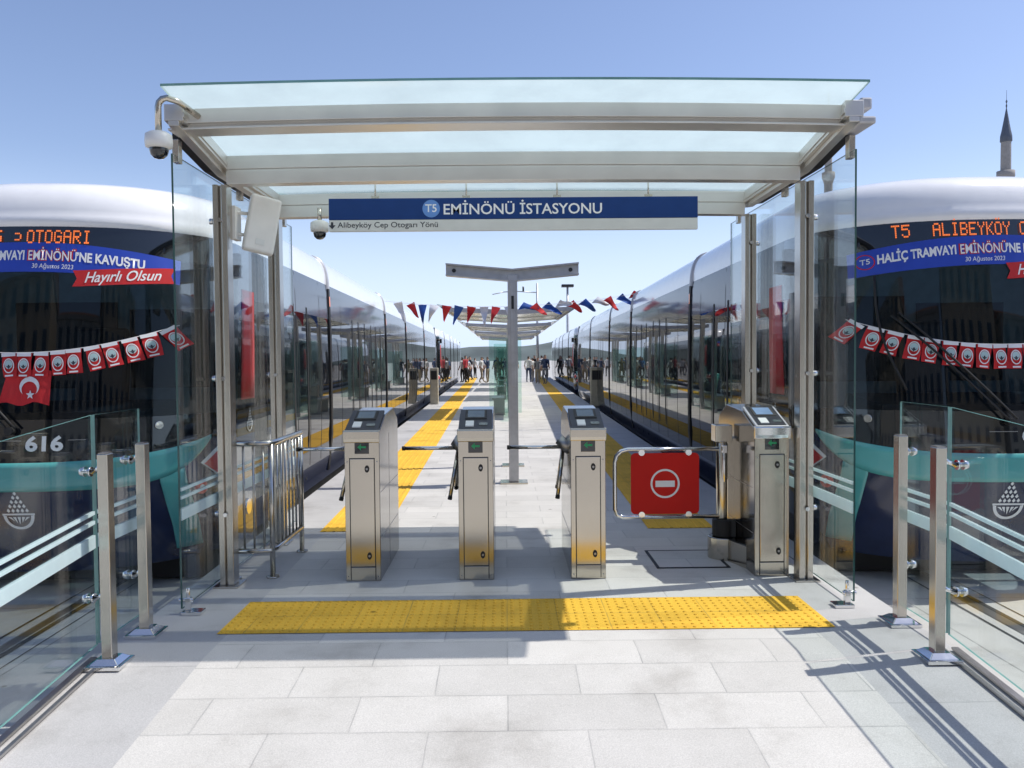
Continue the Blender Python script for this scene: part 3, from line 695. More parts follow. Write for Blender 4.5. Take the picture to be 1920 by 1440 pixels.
DOT = {'T': ['11111', '00100', '00100', '00100', '00100', '00100', '00100'], '5': ['11111', '10000', '11110', '00001', '00001', '10001', '01110'],
 'O': ['01110', '10001', '10001', '10001', '10001', '10001', '01110'], 'G': ['01110', '10001', '10000', '10111', '10001', '10001', '01110'],
 'A': ['01110', '10001', '10001', '11111', '10001', '10001', '10001'], 'R': ['11110', '10001', '10001', '11110', '10100', '10010', '10001'],
 'I': ['01110', '00100', '00100', '00100', '00100', '00100', '01110'], 'L': ['10000', '10000', '10000', '10000', '10000', '10000', '11111'],
 'B': ['11110', '10001', '10001', '11110', '10001', '10001', '11110'], 'E': ['11111', '10000', '10000', '11110', '10000', '10000', '11111'],
 'Y': ['10001', '10001', '01010', '00100', '00100', '00100', '00100'], 'K': ['10001', '10010', '10100', '11000', '10100', '10010', '10001'],
 'C': ['01110', '10001', '10000', '10000', '10000', '10001', '01110'], '>': ['00000', '01110', '00001', '00001', '00001', '01110', '00000'], ' ': ['00000']*7,
 'P': ['11110', '10001', '10001', '11110', '10000', '10000', '10000']}
def led_text(par, runs):
    for txt, x0, x1, z0, z1 in runs:
        m = MB()
        chars = txt.replace('İ', 'I\u0307').replace('Ö', 'O\u0308'); seq = []
        for ch in chars:
            if ch in '\u0307\u0308': seq[-1] = (seq[-1][0], ch)
            else: seq.append((ch, None))
        n = len(seq)*6-1; dx = (x1-x0)/n; dz = (z1-z0)/7
        for i, (ch, acc) in enumerate(seq):
            cells = [(r_, c_) for r_ in range(7) for c_ in range(5) if DOT[ch][r_][c_] == '1']
            if acc == '\u0307': cells += [(-2, 2)]
            if acc == '\u0308': cells += [(-2, 1), (-2, 3)]
            for r_, c_ in cells:
                xx, zz = x0+(i*6+c_+.5)*dx, z1-(r_+.5)*dz; a, b = dx*.42, dz*.42
                m.add([zproj(xx+p_, zz+q_, .012) for p_, q_ in ((-a, -b), (a, -b), (a, b), (-a, b))], [(0, 1, 2, 3)])
        m.build('destination_lettering', M['led'], par)
def zb_top(x): return 2.475-.10*x*x
def zb_bot(x): return 2.245-.07*x*x
def add_banner(t, q):
    bn = MB(); rows = []
    for j in range(3):
        rows.append([zproj(x, lerp(zb_bot(x), zb_top(x), j/2), .006) for x in [-1.03+2.08*i/60 for i in range(61)]])
    bn.grid(rows, 0, True); bo_ = bn.build('windscreen_banner', M['bannerblue'], t)
    dz = lambda x: -.085*x*x
    tx = lambda cx_, cz_, off=.009: (lambda a, b: zproj(cx_+a, cz_+b+dz(cx_+a), off))
    text_obj('banner_lettering', 'HALİÇ TRAMVAYI', .10, M['letter'], tx(-.585+q, 2.37), bo_, .035, 0, fit=.53)
    text_obj('banner_outline', 'EMİNÖNÜ', .11, M['flagred'], tx(-.115+q, 2.37, .0078), bo_, .05, 0, fit=.37)
    text_obj('banner_lettering', 'EMİNÖNÜ', .105, M['letter'], tx(-.115+q, 2.37, .010), bo_, .01, 0, fit=.35)
    text_obj('banner_lettering', '’NE KAVUŞTU', .10, M['letter'], tx(.285+q, 2.37), bo_, .035, 0, fit=.45)
    text_obj('date_lettering', '30 Ağustos 2023', .05, M['letter'], tx(-.11+q, 2.29), bo_, .004, .1, fit=.30)
    m = MB(); c_ = (-.925+q, 2.37); m.add([zproj(c_[0]+a, c_[1]+b+dz(c_[0]), .0075) for a, b in disc((0, 0), .062, 24)], [tuple(range(24))]); m.build('banner_badge', M['flagred'], bo_, recalc=False)
    m = MB(); m.add([zproj(c_[0]+a, c_[1]+b+dz(c_[0]), .0085) for a, b in disc((0, 0), .054, 24)], [tuple(range(24))]); m.build('banner_badge', M['bannerblue'], bo_, recalc=False)
    text_obj('badge_lettering', 'T5', .06, M['letter'], tx(-.925+q, 2.37, .0095), bo_, .01)
    m = MB(); xs_ = [.07+q+.60*i/14 for i in range(15)]
    lo_ = lambda x: 2.13+.075*(x-.07-q); hi_ = lambda x: lo_(x)+.125
    rows = [[zproj(x+(-.03 if (i == 0 and j != 1) else .02 if (i == 14 and j != 1) else 0), lerp(lo_(x), hi_(x), j/2), .012) for i, x in enumerate(xs_)] for j in range(3)]
    m.grid(rows, 0, False); rb_ = m.build('banner_ribbon', M['flagred'], bo_)
    text_obj('ribbon_lettering', 'Hayırlı Olsun', .115, M['letter'], lambda a, b: zproj(.37+q+a, (lo_(.37+q+a)+hi_(.37+q+a))/2+b, .015), rb_, .012, .35, fit=.49)
def make_tram(loc, rz_, label, leds, bshift):
    t = empty('tram', loc, label, 'tram', 'low floor trams at the platform', rz_)
    N_ = 48
    sym = lambda A: (lambda u, v: (2*u-1)*A)
    asd = aside(TL-1.2)
    side_a = [0]
    # nose shell
    patch('lower_apron', M['navy'], t, sym(1.0), lambda u, v: lerp(-.08, st_lo((2*u-1)), v), N_, 8)
    patch('turquoise_band', M['cyan'], t, sym(.74), lambda u, v: lerp(st_lo(.74*(2*u-1)), st_hi(.74*(2*u-1)), v), N_, 5, .012, .012)
    patch('black_nose_panel', M['black'], t, sym(1.0), lambda u, v: lerp(st_hi((2*u-1)), 1.12, v), N_, 5)
    ws = patch('windscreen', M['shield'], t, sym(.74), lambda u, v: lerp(1.12, 2.36, v), N_, 12)
    for s_ in (-1, 1):
        patch('corner_window', M['shield'], t, lambda u, v: s_*lerp(.74, 1.0, u), lambda u, v: lerp(1.12, 2.36, v), 12, 12)
        patch('windscreen_frame', M['rubber'], t, lambda u, v: s_*lerp(.725, .755, u), lambda u, v: lerp(1.12, 2.36, v), 3, 12, .003)
        patch('corner_fin', M['cyan'], t, lambda u, v: s_*lerp(lerp(.53, .47, v), lerp(.67, .59, v), u), lambda u, v: lerp(.02, .70, v), 10, 14, .010, .010)
        m = MB(); c0 = Vector(SF(s_*.67, .52, .002)); c1 = Vector(SF(s_*.67, .52, .03)); m.tube([c0, c1], .055, 20); lp = m.build('marker_lamp', M['lampred'], t)
        m = MB(); m.tube([c1, c1+(c1-c0)*.15], .022, 14); m.build('lamp_lens', M['letter'], lp)
        # lamp pod at the corner of the nose panel
        m = MB(); c = Vector(SF(s_*.47, 1.05, .003)); c2 = Vector(SF(s_*.47, 1.05, .02)); m.tube([c, c2], .032, 18, rs=[.034, .03]); m.build('headlight', M['chrome'], t)
        # diamond notice on the body corner
        q = [(.0, .105), (.085, .0), (0, -.105), (-.085, 0)]
        k = .115
        m = MB(); cc = (s_*.78, .72)
        m.add([SF(cc[0]+s_*a*1.25, cc[1]+b*1.1, .014) for a, b in q], [(0, 1, 2, 3)]); nt_ = m.build('notice', M['letter'], t, recalc=False)
        m = MB(); m.add([SF(cc[0]+s_*a*1.0, cc[1]-.012+b*.85, .016) for a, b in q], [(0, 1, 2, 3)]); m.build('notice_print', M['flagred'], nt_, recalc=False)
        # sides
        aS, aE = 1.0, asd
        bands = (('skirt', M['navy'], -.10, .22), ('side_glazing', M['sideglass'], .22, 2.12), ('upper_panel', M['sidegrey'], 2.12, 2.60))
        for nm, mt, za, zb in bands:
            m = MB(); rows = []
            yy = [D+i*.2 for i in range(7)]+[D+1.3+k_*.5 for k_ in range(int((TL-D-1.5)/.5)+1)]+[TL-.6]
            rows = [[SF(s_*aside(y), lerp(za, zb, j/4)) for y in yy] for j in range(5)]
            m.grid(rows, 0, True); m.build(nm, mt, t)
        # seams of windows and doors
        edges = [0]+JO+[TL]
        for e0, e1 in zip(edges, edges[1:]):
            m = MB(); n_ = max(3, round((e1-e0)/.85))
            for i in range(1, n_):
                y = lerp(max(e0, 1.4), e1, i/n_)
                rows = [[SF(s_*aside(y-.008), z_, .0015), SF(s_*aside(y+.008), z_, .0015)] for z_ in (.24, .7, 1.2, 1.8, 2.11)]
                m.grid(rows, 0, False)
                if i % 2: m.grid([[SF(s_*aside(y-.006), z_, .0015), SF(s_*aside(y+.006), z_, .0015)] for z_ in (2.13, 2.35, 2.58)], 0, False)
            m.build('panel_seam', M['rubber'], t)
        for y0_, y1_ in ((2.6, 3.9), (7.2, 8.5), (9.3, 10.6), (17.5, 18.8)):
            m = MB()
            for yy_ in (y0_, (y0_+y1_)/2-.03, y1_):
                m.grid([[SF(s_*aside(yy_-.03), z_, .004), SF(s_*aside(yy_+.03), z_, .004)] for z_ in (.06, .6, 1.2, 1.8, 2.2)], 0, False)
            m.build('door_frame', M['rubber'], t)
        # red banner and crest on the side just behind the cab
        rb = patch('red_side_banner', M['flagred'], t, lambda u, v: s_*lerp(1.10, 1.52, u), lambda u, v: lerp(1.2, 2.2, v), 6, 4, .006, .004)
        flat('side_crest', crest((1.36, .98), .085), lambda a, b: SF(s_*a, b, .008), M['letter'], t)
    # display header, roof
    dh = patch('display_header', M['black'], t, sym(1.0), lambda u, v: lerp(2.36, 2.64, v), N_, 4)
    m = MB(); rows = []
    for j in range(13):
        ph = j/12*math.pi/2
        ins = .36*(1-max(0, math.cos(ph))**.48); z = 2.64+.36*math.sin(ph)
        row = []
        def pt(a):
            x, y, _ = SF(a, 2.62); s2 = 1 if x > 0 else -1
            fx = 1-ins/1.3
            return (x*fx, y+ins*1.5*max(0, 1-max(0, abs(a)-1)/2.0) - (.03 if abs(a) <= 1.4 and j == 0 else 0), z)
        avals = [-aside(TL-.9), -aside(12), -4, -2.2, -1.6]+[-1.2+i*2.4/56 for i in range(57)]+[1.6, 2.2, 4, aside(12), aside(TL-.9)]
        rows.append([pt(a) for a in avals])
    m.grid(rows, 0, True)
    top = rows[-1]; m.add(top, [tuple(range(len(top)))], 0)
    # close the strip between header and roof lip
    m.grid([[SF(a, 2.60, 0) for a in avals], rows[0]], 0, True)
    m.build('roof', M['trwhite'], t)
    # rear nose
    m = MB(); rows = [[(s_*Wz(z)*math.cos(th), TL-.6+.9*abs(math.sin(th))-Lz(z)*.6*abs(math.sin(th)), z) for s_, th in [(1, R(k)) for k in range(0, 181, 15)]] for z in (-.1, .5, 1.2, 2.0, 2.6, 2.9)]
    m.grid(rows, 0, True); m.build('rear_end', M['black'], t)
    # articulation rings
    for y in JO:
        for s_ in (-1, 1):
            m = MB()
            m.grid([[SF(s_*aside(y-.055), z_, .018), SF(s_*aside(y+.055), z_, .018)] for z_ in (0, .5, 1.2, 1.9, 2.55)], 0, False)
            for dy in (-.055, .055): m.grid([[SF(s_*aside(y+dy), z_, .018), SF(s_*aside(y+dy), z_, -.01)] for z_ in (0, .5, 1.2, 1.9, 2.55)], 0, False)
            jb = m.build('articulation', M['rubber'], t)
            m = MB(); rr = []
            for j in range(10):
                ph = j/9*math.pi/2; ins = .36*(1-max(0, math.cos(ph))**.48); rr.append((s_*(1.295*(1-ins/1.3)+.02), 2.545+.475*math.sin(ph)))
            m.grid([[(x, y-.06, z), (x, y+.06, z)] for x, z in rr], 0, True)
            m.grid([[(x, y-.06, z), (x-s_*.05, y-.06, z-.02)] for x, z in rr], 0, True)
            m.build('articulation_hood', M['alu'], jb)
            m = MB(); m.add([SF(s_*aside(y+dy), z_, .020) for dy, z_ in ((-.035, 2.30), (.035, 2.30), (.035, 2.44), (-.035, 2.44))], [(0, 1, 2, 3)])
            m.build('side_marker', M['orange'], jb)
    m = MB(); m.box(-1.15, 1.15, .75, TL-.8, GZ+.02, .1); m.build('underframe_light_block', M['rubber'], t)  # dark box added under the tram floor to stop light leaking through
    # cab interior behind the windscreen
    cb = MB(); cb.box(-1.2, 1.2, 1.75, 1.8, .9, 2.6); cw = cb.build('cab_bulkhead', M['cab'], t)
    m = MB(); m.box(-.95, .0, 1.735, 1.749, 1.3, 2.12); m.box(.12, .95, 1.735, 1.749, 1.3, 2.05); m.build('cab_door_pane', M['cabdark'], cw)
    m = MB(); m.prism([(1.28, 1.0), (1.40, 1.0), (1.50, 1.62), (1.47, 1.86), (1.40, 1.86), (1.38, 1.64)], 'x', -.22, .24); m.build('driver_seat', M['cabdark'], t, .03)
    m = MB(); m.prism([(Lz(1.1)+.25, 1.02), (Lz(1.1)+.25, 1.16), (1.0, 1.22), (1.1, 1.02)], 'x', -.85, .85); m.build('dashboard', M['cabdark'], t)
    m = MB(); m.box(-1.2, 1.2, .9, 1.74, 2.44, 2.5); m.build('cab_ceiling', M['cab'], t)
    # wiper
    W0, W1, W2, W3 = (-.02, 1.04), (-.80, 1.86), (-.88, 2.18), (-.72, 1.28)
    def wp(p_, off): return zproj(p_[0], p_[1], off)
    m = MB()
    for o_ in (0, .045):
        m.tube([wp((lerp(W0[0], W1[0], i/8)+o_, lerp(W0[1], W1[1], i/8)+o_*.5), .05) for i in range(9)], .009, 8)
    m.tube([wp(W0, .0), wp(W0, .06)], .03, 12); wi = m.build('wiper', M['rubber'], t)
    m = MB(); m.tube([wp((lerp(W2[0], W3[0], i/8)-.06*math.sin(i/8*math.pi), lerp(W2[1], W3[1], i/8)), .028) for i in range(9)], .011, 8); m.build('wiper_blade', M['rubber'], wi)
    # lettering and marks
    text_obj('fleet_number', '616', .15, M['letter'], lambda a, b: zproj(.215+a, .935+b, .006), t, .035, 0, fit=.27)
    m = MB()
    for x0_, x1_ in ((-.16, .05), (.38, .50)): m.add([zproj(a, b, .004) for a, b in ((x0_, .962), (x1_, .962), (x1_, .967), (x0_, .967))], [(0, 1, 2, 3)])
    m.build('panel_line', M['steeld'], t)
    flat('crest', crest((0, .40), .115), lambda a, b: zproj(a, b, .006), M['letter'], t)
    add_banner(t, bshift)
    led_text(t, leds)
    # side mirrors / cameras
    for s_ in (-1, 1):
        m = MB(); m.box(s_*1.36-.05, s_*1.36+.05, .95, 1.02, 2.28, 2.48); m.box(min(s_*1.28, s_*1.33), max(s_*1.28, s_*1.33), .96, 1.0, 2.38, 2.42); m.build('camera_arm', M['rubber'], t, .01)
    return t
YAW = .021
TA = make_tram((-3.68, 5.98, 0), YAW, 'white topped tram standing left of the platform, amber display ending in OTOGARI', [('T5', -.40, -.17, 2.465, 2.57), ('>', -.085, -.02, 2.475, 2.56), ('OTOGARI', .02, .48, 2.465, 2.57)], .33)
TB = copy_tree(TA, None, ('destination_lettering', 'windscreen_banner')); TB.location = (3.82, 5.98, 0); TB.rotation_euler.z = -YAW
TB['label'] = 'white topped tram standing right of the platform, amber display reading T5 ALİBEYKÖY'
add_banner(TB, 0)
led_text(TB, [('T5', -.75, -.63, 2.475, 2.58), ('ALİBEYKÖY CE', -.475, .29, 2.475, 2.58)])
TC = copy_tree(TA); TC.location = (-3.68-YAW*30.3, 36.0, 0); TC['label'] = 'farther tram queued directly behind the left tram'
TDm = copy_tree(TA); TDm.location = (3.82+YAW*30.3, 36.0, 0); TDm.rotation_euler.z = -YAW; TDm['label'] = 'farther tram queued directly behind the right tram'

# flags strung on the windscreens
def windscreen_bunting(tram, label):
    b = empty('flag_bunting', tram.location, label, 'bunting', 'bunting on the tram windscreens', tram.rotation_euler.z)
    zc = lambda x: 1.625+.19*abs(x/1.0)**2.2
    m = MB(); m.tube([zproj(-1.06+2.12*i/40, zc(-1.06+2.12*i/40), .016) for i in range(41)], .003, 6); m.build('cord', M['flagwhite'], b)
    for i in range(18):
        x = -1.0+i*.1176+random.uniform(-.008, .008)
        sl = (zc(x+.02)-zc(x-.02))/.04; an_ = math.atan(sl)+random.uniform(-.10, .10)+(.30*(1 if x > 0 else -1) if abs(x) > .95 else 0); w_, h_ = .104, .185
        fn = lambda a, q, o_=.014: zproj(x+a*math.cos(an_)-q*math.sin(an_), zc(x)+a*math.sin(an_)+q*math.cos(an_), o_)
        m = MB(); m.grid([[fn(lerp(-w_/2, w_/2, k/4), -h_*j/3, .018+.012*math.sin(j*1.5+k+i*2.3)) for k in range(5)] for j in range(4)], 0, True); fl = m.build('flag', M['flagred'], b)
        m = MB(); m.add([fn(a, q, .034) for a, q in ((-w_/2, 0), (w_/2, 0), (w_/2, -.028), (-w_/2, -.028))], [(0, 1, 2, 3)]); m.build('flag_hem', M['flagwhite'], fl, recalc=False)
        m = MB(); n = 20; ro = [(.040*math.cos(2*math.pi*k/n), -.098+.056*math.sin(2*math.pi*k/n)) for k in range(n)]; ri = [(.033*math.cos(2*math.pi*k/n), -.098+.048*math.sin(2*math.pi*k/n)) for k in range(n)]
        m.add([fn(a, q, .034) for a, q in ro]+[fn(a, q, .034) for a, q in ri], [(k, (k+1) % n, (k+1) % n+n, k+n) for k in range(n)])
        m.add([fn(a, q, .034) for a, q in ((-.03, -.166), (.03, -.166), (.03, -.178), (-.03, -.178))], [(0, 1, 2, 3)])
        m.build('flag_emblem', M['flagwhite'], fl, recalc=False)
        m = MB(); m.add([fn(.029*math.cos(2*math.pi*k/14), -.088+.034*math.sin(2*math.pi*k/14), .0345) for k in range(14)], [tuple(range(14))]); m.build('flag_disc', M['flagpale'], fl, recalc=False)
        m = MB(); m.add([fn(a, q, .0352) for a, q in ((-.022, -.095), (0, -.122), (.022, -.095), (.008, -.102), (.004, -.09), (-.004, -.09), (-.008, -.102))], [(0, 1, 6), (6, 1, 3), (1, 2, 3), (6, 3, 4, 5)]); m.build('flag_print', M['ink'], fl, recalc=False)
    return b
windscreen_bunting(TA, 'string of small red square flags with white ovals across the left tram windscreen')
windscreen_bunting(TB, 'string of small red square flags with white ovals across the right tram windscreen')
def national_flag(tram, label, cx, w_, h_, zt):
    o = empty('national_flag', tram.location, label, 'flag', None, tram.rotation_euler.z)
    fn = lambda a, q, e=0: zproj(cx+a+(.0), zt+q, .010+e+.006*math.sin(a*30))
    m = MB(); m.grid([[fn(lerp(-w_/2, w_/2, k/10)*(1+.28*j/6)-.05*j/6, -h_*j/6+.015*math.sin(k*1.1+j)) for k in range(11)] for j in range(7)], 0, True); c = m.build('cloth', M['flagred'], o)
    m = MB(); n = 24; cc = (-.0, -.13); r1, r2 = .075, .06
    A_ = [R(-125+250*i/n) for i in range(n+1)]
    out = [(cc[0]+r1*math.sin(a), cc[1]+r1*math.cos(a)) for a in A_]; inn = [(cc[0]+r2*math.sin(a), cc[1]-.022+r2*math.cos(a)) for a in A_]
    for i in range(n): m.add([fn(*q, .008) for q in (out[i], out[i+1], inn[i+1], inn[i])], [(0, 1, 2, 3)])
    m.build('crescent', M['flagwhite'], c, recalc=False)
    st = []
    for i in range(10):
        r_ = .036 if i % 2 == 0 else .015; st.append((cc[0]+.01+r_*math.sin(R(36*i)), cc[1]-.062+r_*math.cos(R(36*i))))
    m = MB(); m.add([fn(*q, .009) for q in st]+[fn(cc[0]+.01, cc[1]-.062, .009)], [(i, (i+1) % 10, 10) for i in range(10)]); m.build('star', M['flagwhite'], c, recalc=False)
national_flag(TA, 'red flag with white crescent and star draped low on the left tram windscreen', .10, .30, .26, 1.50)

# ------------------------------------------------------------------ T shaped canopy frame and canopies down the platform
def t_frame(loc, label):
    o = empty('steel_tee_post', loc, label, 'post')
    m = MB(); m.box(-.06, .06, -.06, .06, .02, 2.58); po = m.build('post', M['alu'], o, .006)
    m = MB(); m.box(-.028, .028, -.075, -.0605, 1.2, 2.5); m.build('cable_cover', M['alu'], po, .004)
    m = MB(); m.box(-.016, .016, -.081, -.0755, 2.16, 2.32); m.build('sensor', M['dark'], po, .004)
    m = MB(); m.box(-.17, .17, -.14, .14, 0, .02); m.build('base_plate', M['steel'], o, .003)
    for s_ in (-1, 1):
        m = MB()
        for za, zb, d in ((0, .018, .07), (.018, .135, .015), (.135, .153, .07)):
            m.hexa([(0, -d, 2.50+za), (s_*.82, -d, 2.575+za), (s_*.82, d, 2.575+za), (0, d, 2.50+za)], [(0, -d, 2.50+zb), (s_*.82, -d, 2.575+zb), (s_*.82, d, 2.575+zb), (0, d, 2.50+zb)])
        ar = m.build('arm', M['alu'], o)
        m = MB(); m.tube([(s_*.72, -.016, 2.64), (s_*.72, -.03, 2.64)], .025, 12); m.build('bolt', M['dark'], ar)
    return o
t_frame((.095, 9.94, 0), 'grey tee shaped steel post standing alone on the platform centre')
p2 = empty('steel_post', (.10, 11.53, 0), 'plain grey steel post close behind the tee shaped post', 'post')
m = MB(); m.box(-.05, .05, -.05, .05, .02, 2.46); m.build('shaft', M['alu'], p2, .005)
m = MB(); m.box(-.16, .16, -.13, .13, 0, .02); m.build('base_plate', M['steel'], p2, .003)
def canopy(y0_, ln, label):
    o = empty('platform_canopy', (.12, y0_, 0), label, 'canopy', 'butterfly canopies along the platform'); hw = 1.52
    zz = lambda x: 2.66+.10*abs(x)/hw
    n = max(2, round(ln/2.3))
    for i in range(n+1):
        y = ln*i/n
        for s_ in (-1, 1):
            m = MB()
            m.hexa([(0, y-.04, zz(0)), (s_*hw, y-.04, zz(hw)), (s_*hw, y+.04, zz(hw)), (0, y+.04, zz(0))], [(0, y-.04, zz(0)+.13), (s_*hw, y-.04, zz(hw)+.10), (s_*hw, y+.04, zz(hw)+.10), (0, y+.04, zz(0)+.13)])
            m.build('rib', M['alu'], o)
    for s_ in (-1, 1):
        m = MB(); m.box(s_*hw-.05, s_*hw+.05, -.06, ln+.06, zz(hw)-.015, zz(hw)+.115); m.build('edge_beam', M['alu'], o)
        for i in range(n):
            m = MB(); a, b = ln*i/n+.05, ln*(i+1)/n-.05
            m.hexa([(s_*.05, a, zz(.05)+.03), (s_*(hw-.06), a, zz(hw)+.03), (s_*(hw-.06), b, zz(hw)+.03), (s_*.05, b, zz(.05)+.03)], [(s_*.05, a, zz(.05)+.044), (s_*(hw-.06), a, zz(hw)+.044), (s_*(hw-.06), b, zz(hw)+.044), (s_*.05, b, zz(.05)+.044)])
            m.build('ceiling_pane', M['cream'], o)
        m = MB(); m.hexa([(s_*(hw+.051), -.5, zz(hw)+.10), (s_*(hw+.30), -.5, zz(hw)+.15), (s_*(hw+.30), ln+.5, zz(hw)+.15), (s_*(hw+.051), ln+.5, zz(hw)+.10)], [(s_*(hw+.051), -.5, zz(hw)+.112), (s_*(hw+.30), -.5, zz(hw)+.162), (s_*(hw+.30), ln+.5, zz(hw)+.162), (s_*(hw+.051), ln+.5, zz(hw)+.112)])
        m.build('glass_eave', M['glassg'], o)
    for y in (ln*.15, ln*.5, ln*.85):
        m = MB(); m.box(-.06, .06, y-.06, y+.06, 0, zz(0)+.05); m.build('post', M['alu'], o, .005)
    m = MB()
    m.box(-.55, .30, .5, .512, .12, 2.1); m.build('end_screen', M['glassg'], o)
    m = MB(); m.box(-.01, .01, .9, ln-.5, .12, 2.2); m.build('centre_screen', M['glassg'], o)
    m = MB(); m.box(-.5, -.1, ln*.3, ln*.3+1.5, .42, .47); m.box(-.15, -.1, ln*.3, ln*.3+1.5, .47, .85)
    for a in (.1, 1.3): m.box(-.45, -.15, ln*.3+a, ln*.3+a+.06, 0, .42)
    m.build('bench', M['steeld'], o)
for y0_, ln, lab in ((20.5, 4.6, 'nearest butterfly canopy with cream glass ceiling along the platform'), (29.5, 4.6, 'second butterfly canopy seen just under the nearest one'), (38, 4.6, 'third butterfly canopy along the platform, behind the second'), (46.5, 4.6, 'farthest butterfly canopy, standing over the crowd')):
    canopy(y0_, ln, lab)

# ------------------------------------------------------------------ pennants strung across the platform
bt = empty('pennant_bunting', (0, 17.6, 0), 'string of red, blue and white pennants across the platform between the trams', 'bunting')
zc = lambda x: 2.69+.026*x*x+.015*x
m = MB(); m.tube([(lerp(-2.75, 3.0, i/40), 0, zc(lerp(-2.75, 3.0, i/40))) for i in range(41)], .004, 6); m.build('cord', M['flagwhite'], bt)
seq = ['flagwhite', 'flagred', 'flagblue', 'flagwhite', 'flagred', 'flagblue', 'flagred', 'flagwhite', 'flagred', 'flagwhite', 'flagblue', 'flagred', 'flagblue', 'flagwhite', 'flagred', 'flagblue', 'flagwhite', 'flagred', 'flagblue', 'flagred']
for i, k in enumerate(seq):
    x = -2.35+i*.27; w_ = .20; ph = random.uniform(-.5, .9) if x < .2 else random.uniform(.9, 1.75); L_ = random.uniform(.34, .46)
    dx, dy = math.sin(ph*.9), -math.cos(ph*.9); m = MB(); rows = []
    for j in range(7):
        t = j/6; half = w_/2*(1-t*.92); cx_, cz_ = L_*t*dx*.9, L_*t*dy
        bb_ = ph*.55*(1-t*.2); rows.append([(x+cx_+lerp(-half, half, q/3)*math.cos(bb_), .06*math.sin(t*5+i)+.04*math.sin(q+i), zc(x)+cz_+lerp(-half, half, q/3)*math.sin(bb_)*1.1+.03*math.sin(t*6+q*1.3)*t) for q in range(4)])
    m.grid(rows, 0, True); m.build('pennant', M[k], bt)

# ------------------------------------------------------------------ minarets, masts, validators
def minaret(loc, label, r, H, hb, hc_):
    o = empty('minaret', loc, label, 'minaret', 'minarets beyond the right tram')
    m = MB(); m.lathe([(r*1.35, 0), (r*1.35, hb*.3), (r*1.05, hb*.36), (r*1.0, hb)], (0, 0, 0), 16, smooth=False); m.lathe([(r*.9, hb), (r*.86, hc_)], (0, 0, 0), 16, smooth=False); m.build('shaft', M['stone'], o)
    m = MB(); m.lathe([(r*.95, hb-1.2), (r*1.25, hb-.6), (r*1.55, hb-.1), (r*1.55, hb+.7), (r*1.4, hb+.7), (r*1.4, hb+.05), (r*.9, hb+.04)], (0, 0, 0), 16); m.build('balcony', M['stone'], o)
    m = MB(); m.lathe([(r*.86, hc_), (r*1.03, hc_+.1), (r*1.0, hc_+.9), (r*.78, hc_+.33*(H-hc_)), (r*.42, hc_+.66*(H-hc_)), (r*.06, H)], (0, 0, 0), 16); m.build('cap', M['lead'], o)
    m = MB(); m.lathe([(.05, H-.1), (.12, H+.3), (.04, H+.6), (.14, H+.9), (.03, H+1.2), (.02, H+2.6)], (0, 0, 0), 8); m.build('finial', M['lead'], o)
minaret((75.1, 120, 0), 'slender stone minaret with a dark conical cap rising above the right tram', .80, 38.3, 28.2, 33.2)
minaret((50.5, 125, 0), 'minaret glimpsed through the shelter glass beside the right front post', .62, 41.0, 29.3, 34)
for loc, hh, lab, lamp in (((2.1, 52, 0), 6.4, 'tall thin steel mast with bracket arm beyond the canopies', False), ((3.6, 46, 0), 5.6, 'lamp post with dark flat head beyond the right end of the canopies', True)):
    o = empty('street_mast', loc, lab, 'mast')
    m = MB(); m.tube([(0, 0, 0), (0, 0, hh)], .09, 10, rs=[.1, .06]); m.build('pole', M['alu'], o)
    if lamp:
        m = MB(); m.box(-.35, .35, -.2, .2, hh, hh+.16); m.build('lamp_head', M['dark'], o, .03)
    else:
        m = MB(); m.tube([(0, 0, hh-.6), (-1.4, 0, hh-.5), (-2.2, 0, hh-.55)], .035, 8); m.tube([(-2.2, 0, hh-.55), (-2.9, 0, hh-.7)], .03, 8); m.build('bracket_arm', M['alu'], o)
        m = MB(); m.tube([(-.9, 0, hh-.5), (-.9, 0, hh-.2)], .06, 8); m.build('insulator', M['dark'], o)
for x, y, lab in ((-2.45, 27.5, 'beige ticket validator pillar on the left platform edge'), (2.85, 25.5, 'beige ticket validator pillar on the right platform edge')):
    o = empty('ticket_validator', (x, y, 0), lab, 'validator')
    m = MB(); m.box(-.14, .14, -.12, .12, 0, 1.25); m.build('cabinet', simple('beige_paint', (.42, .40, .33), .5), o, .02)
    m = MB(); m.box(-.1, .1, -.128, -.121, .85, 1.15); m.build('screen', M['dark'], o)

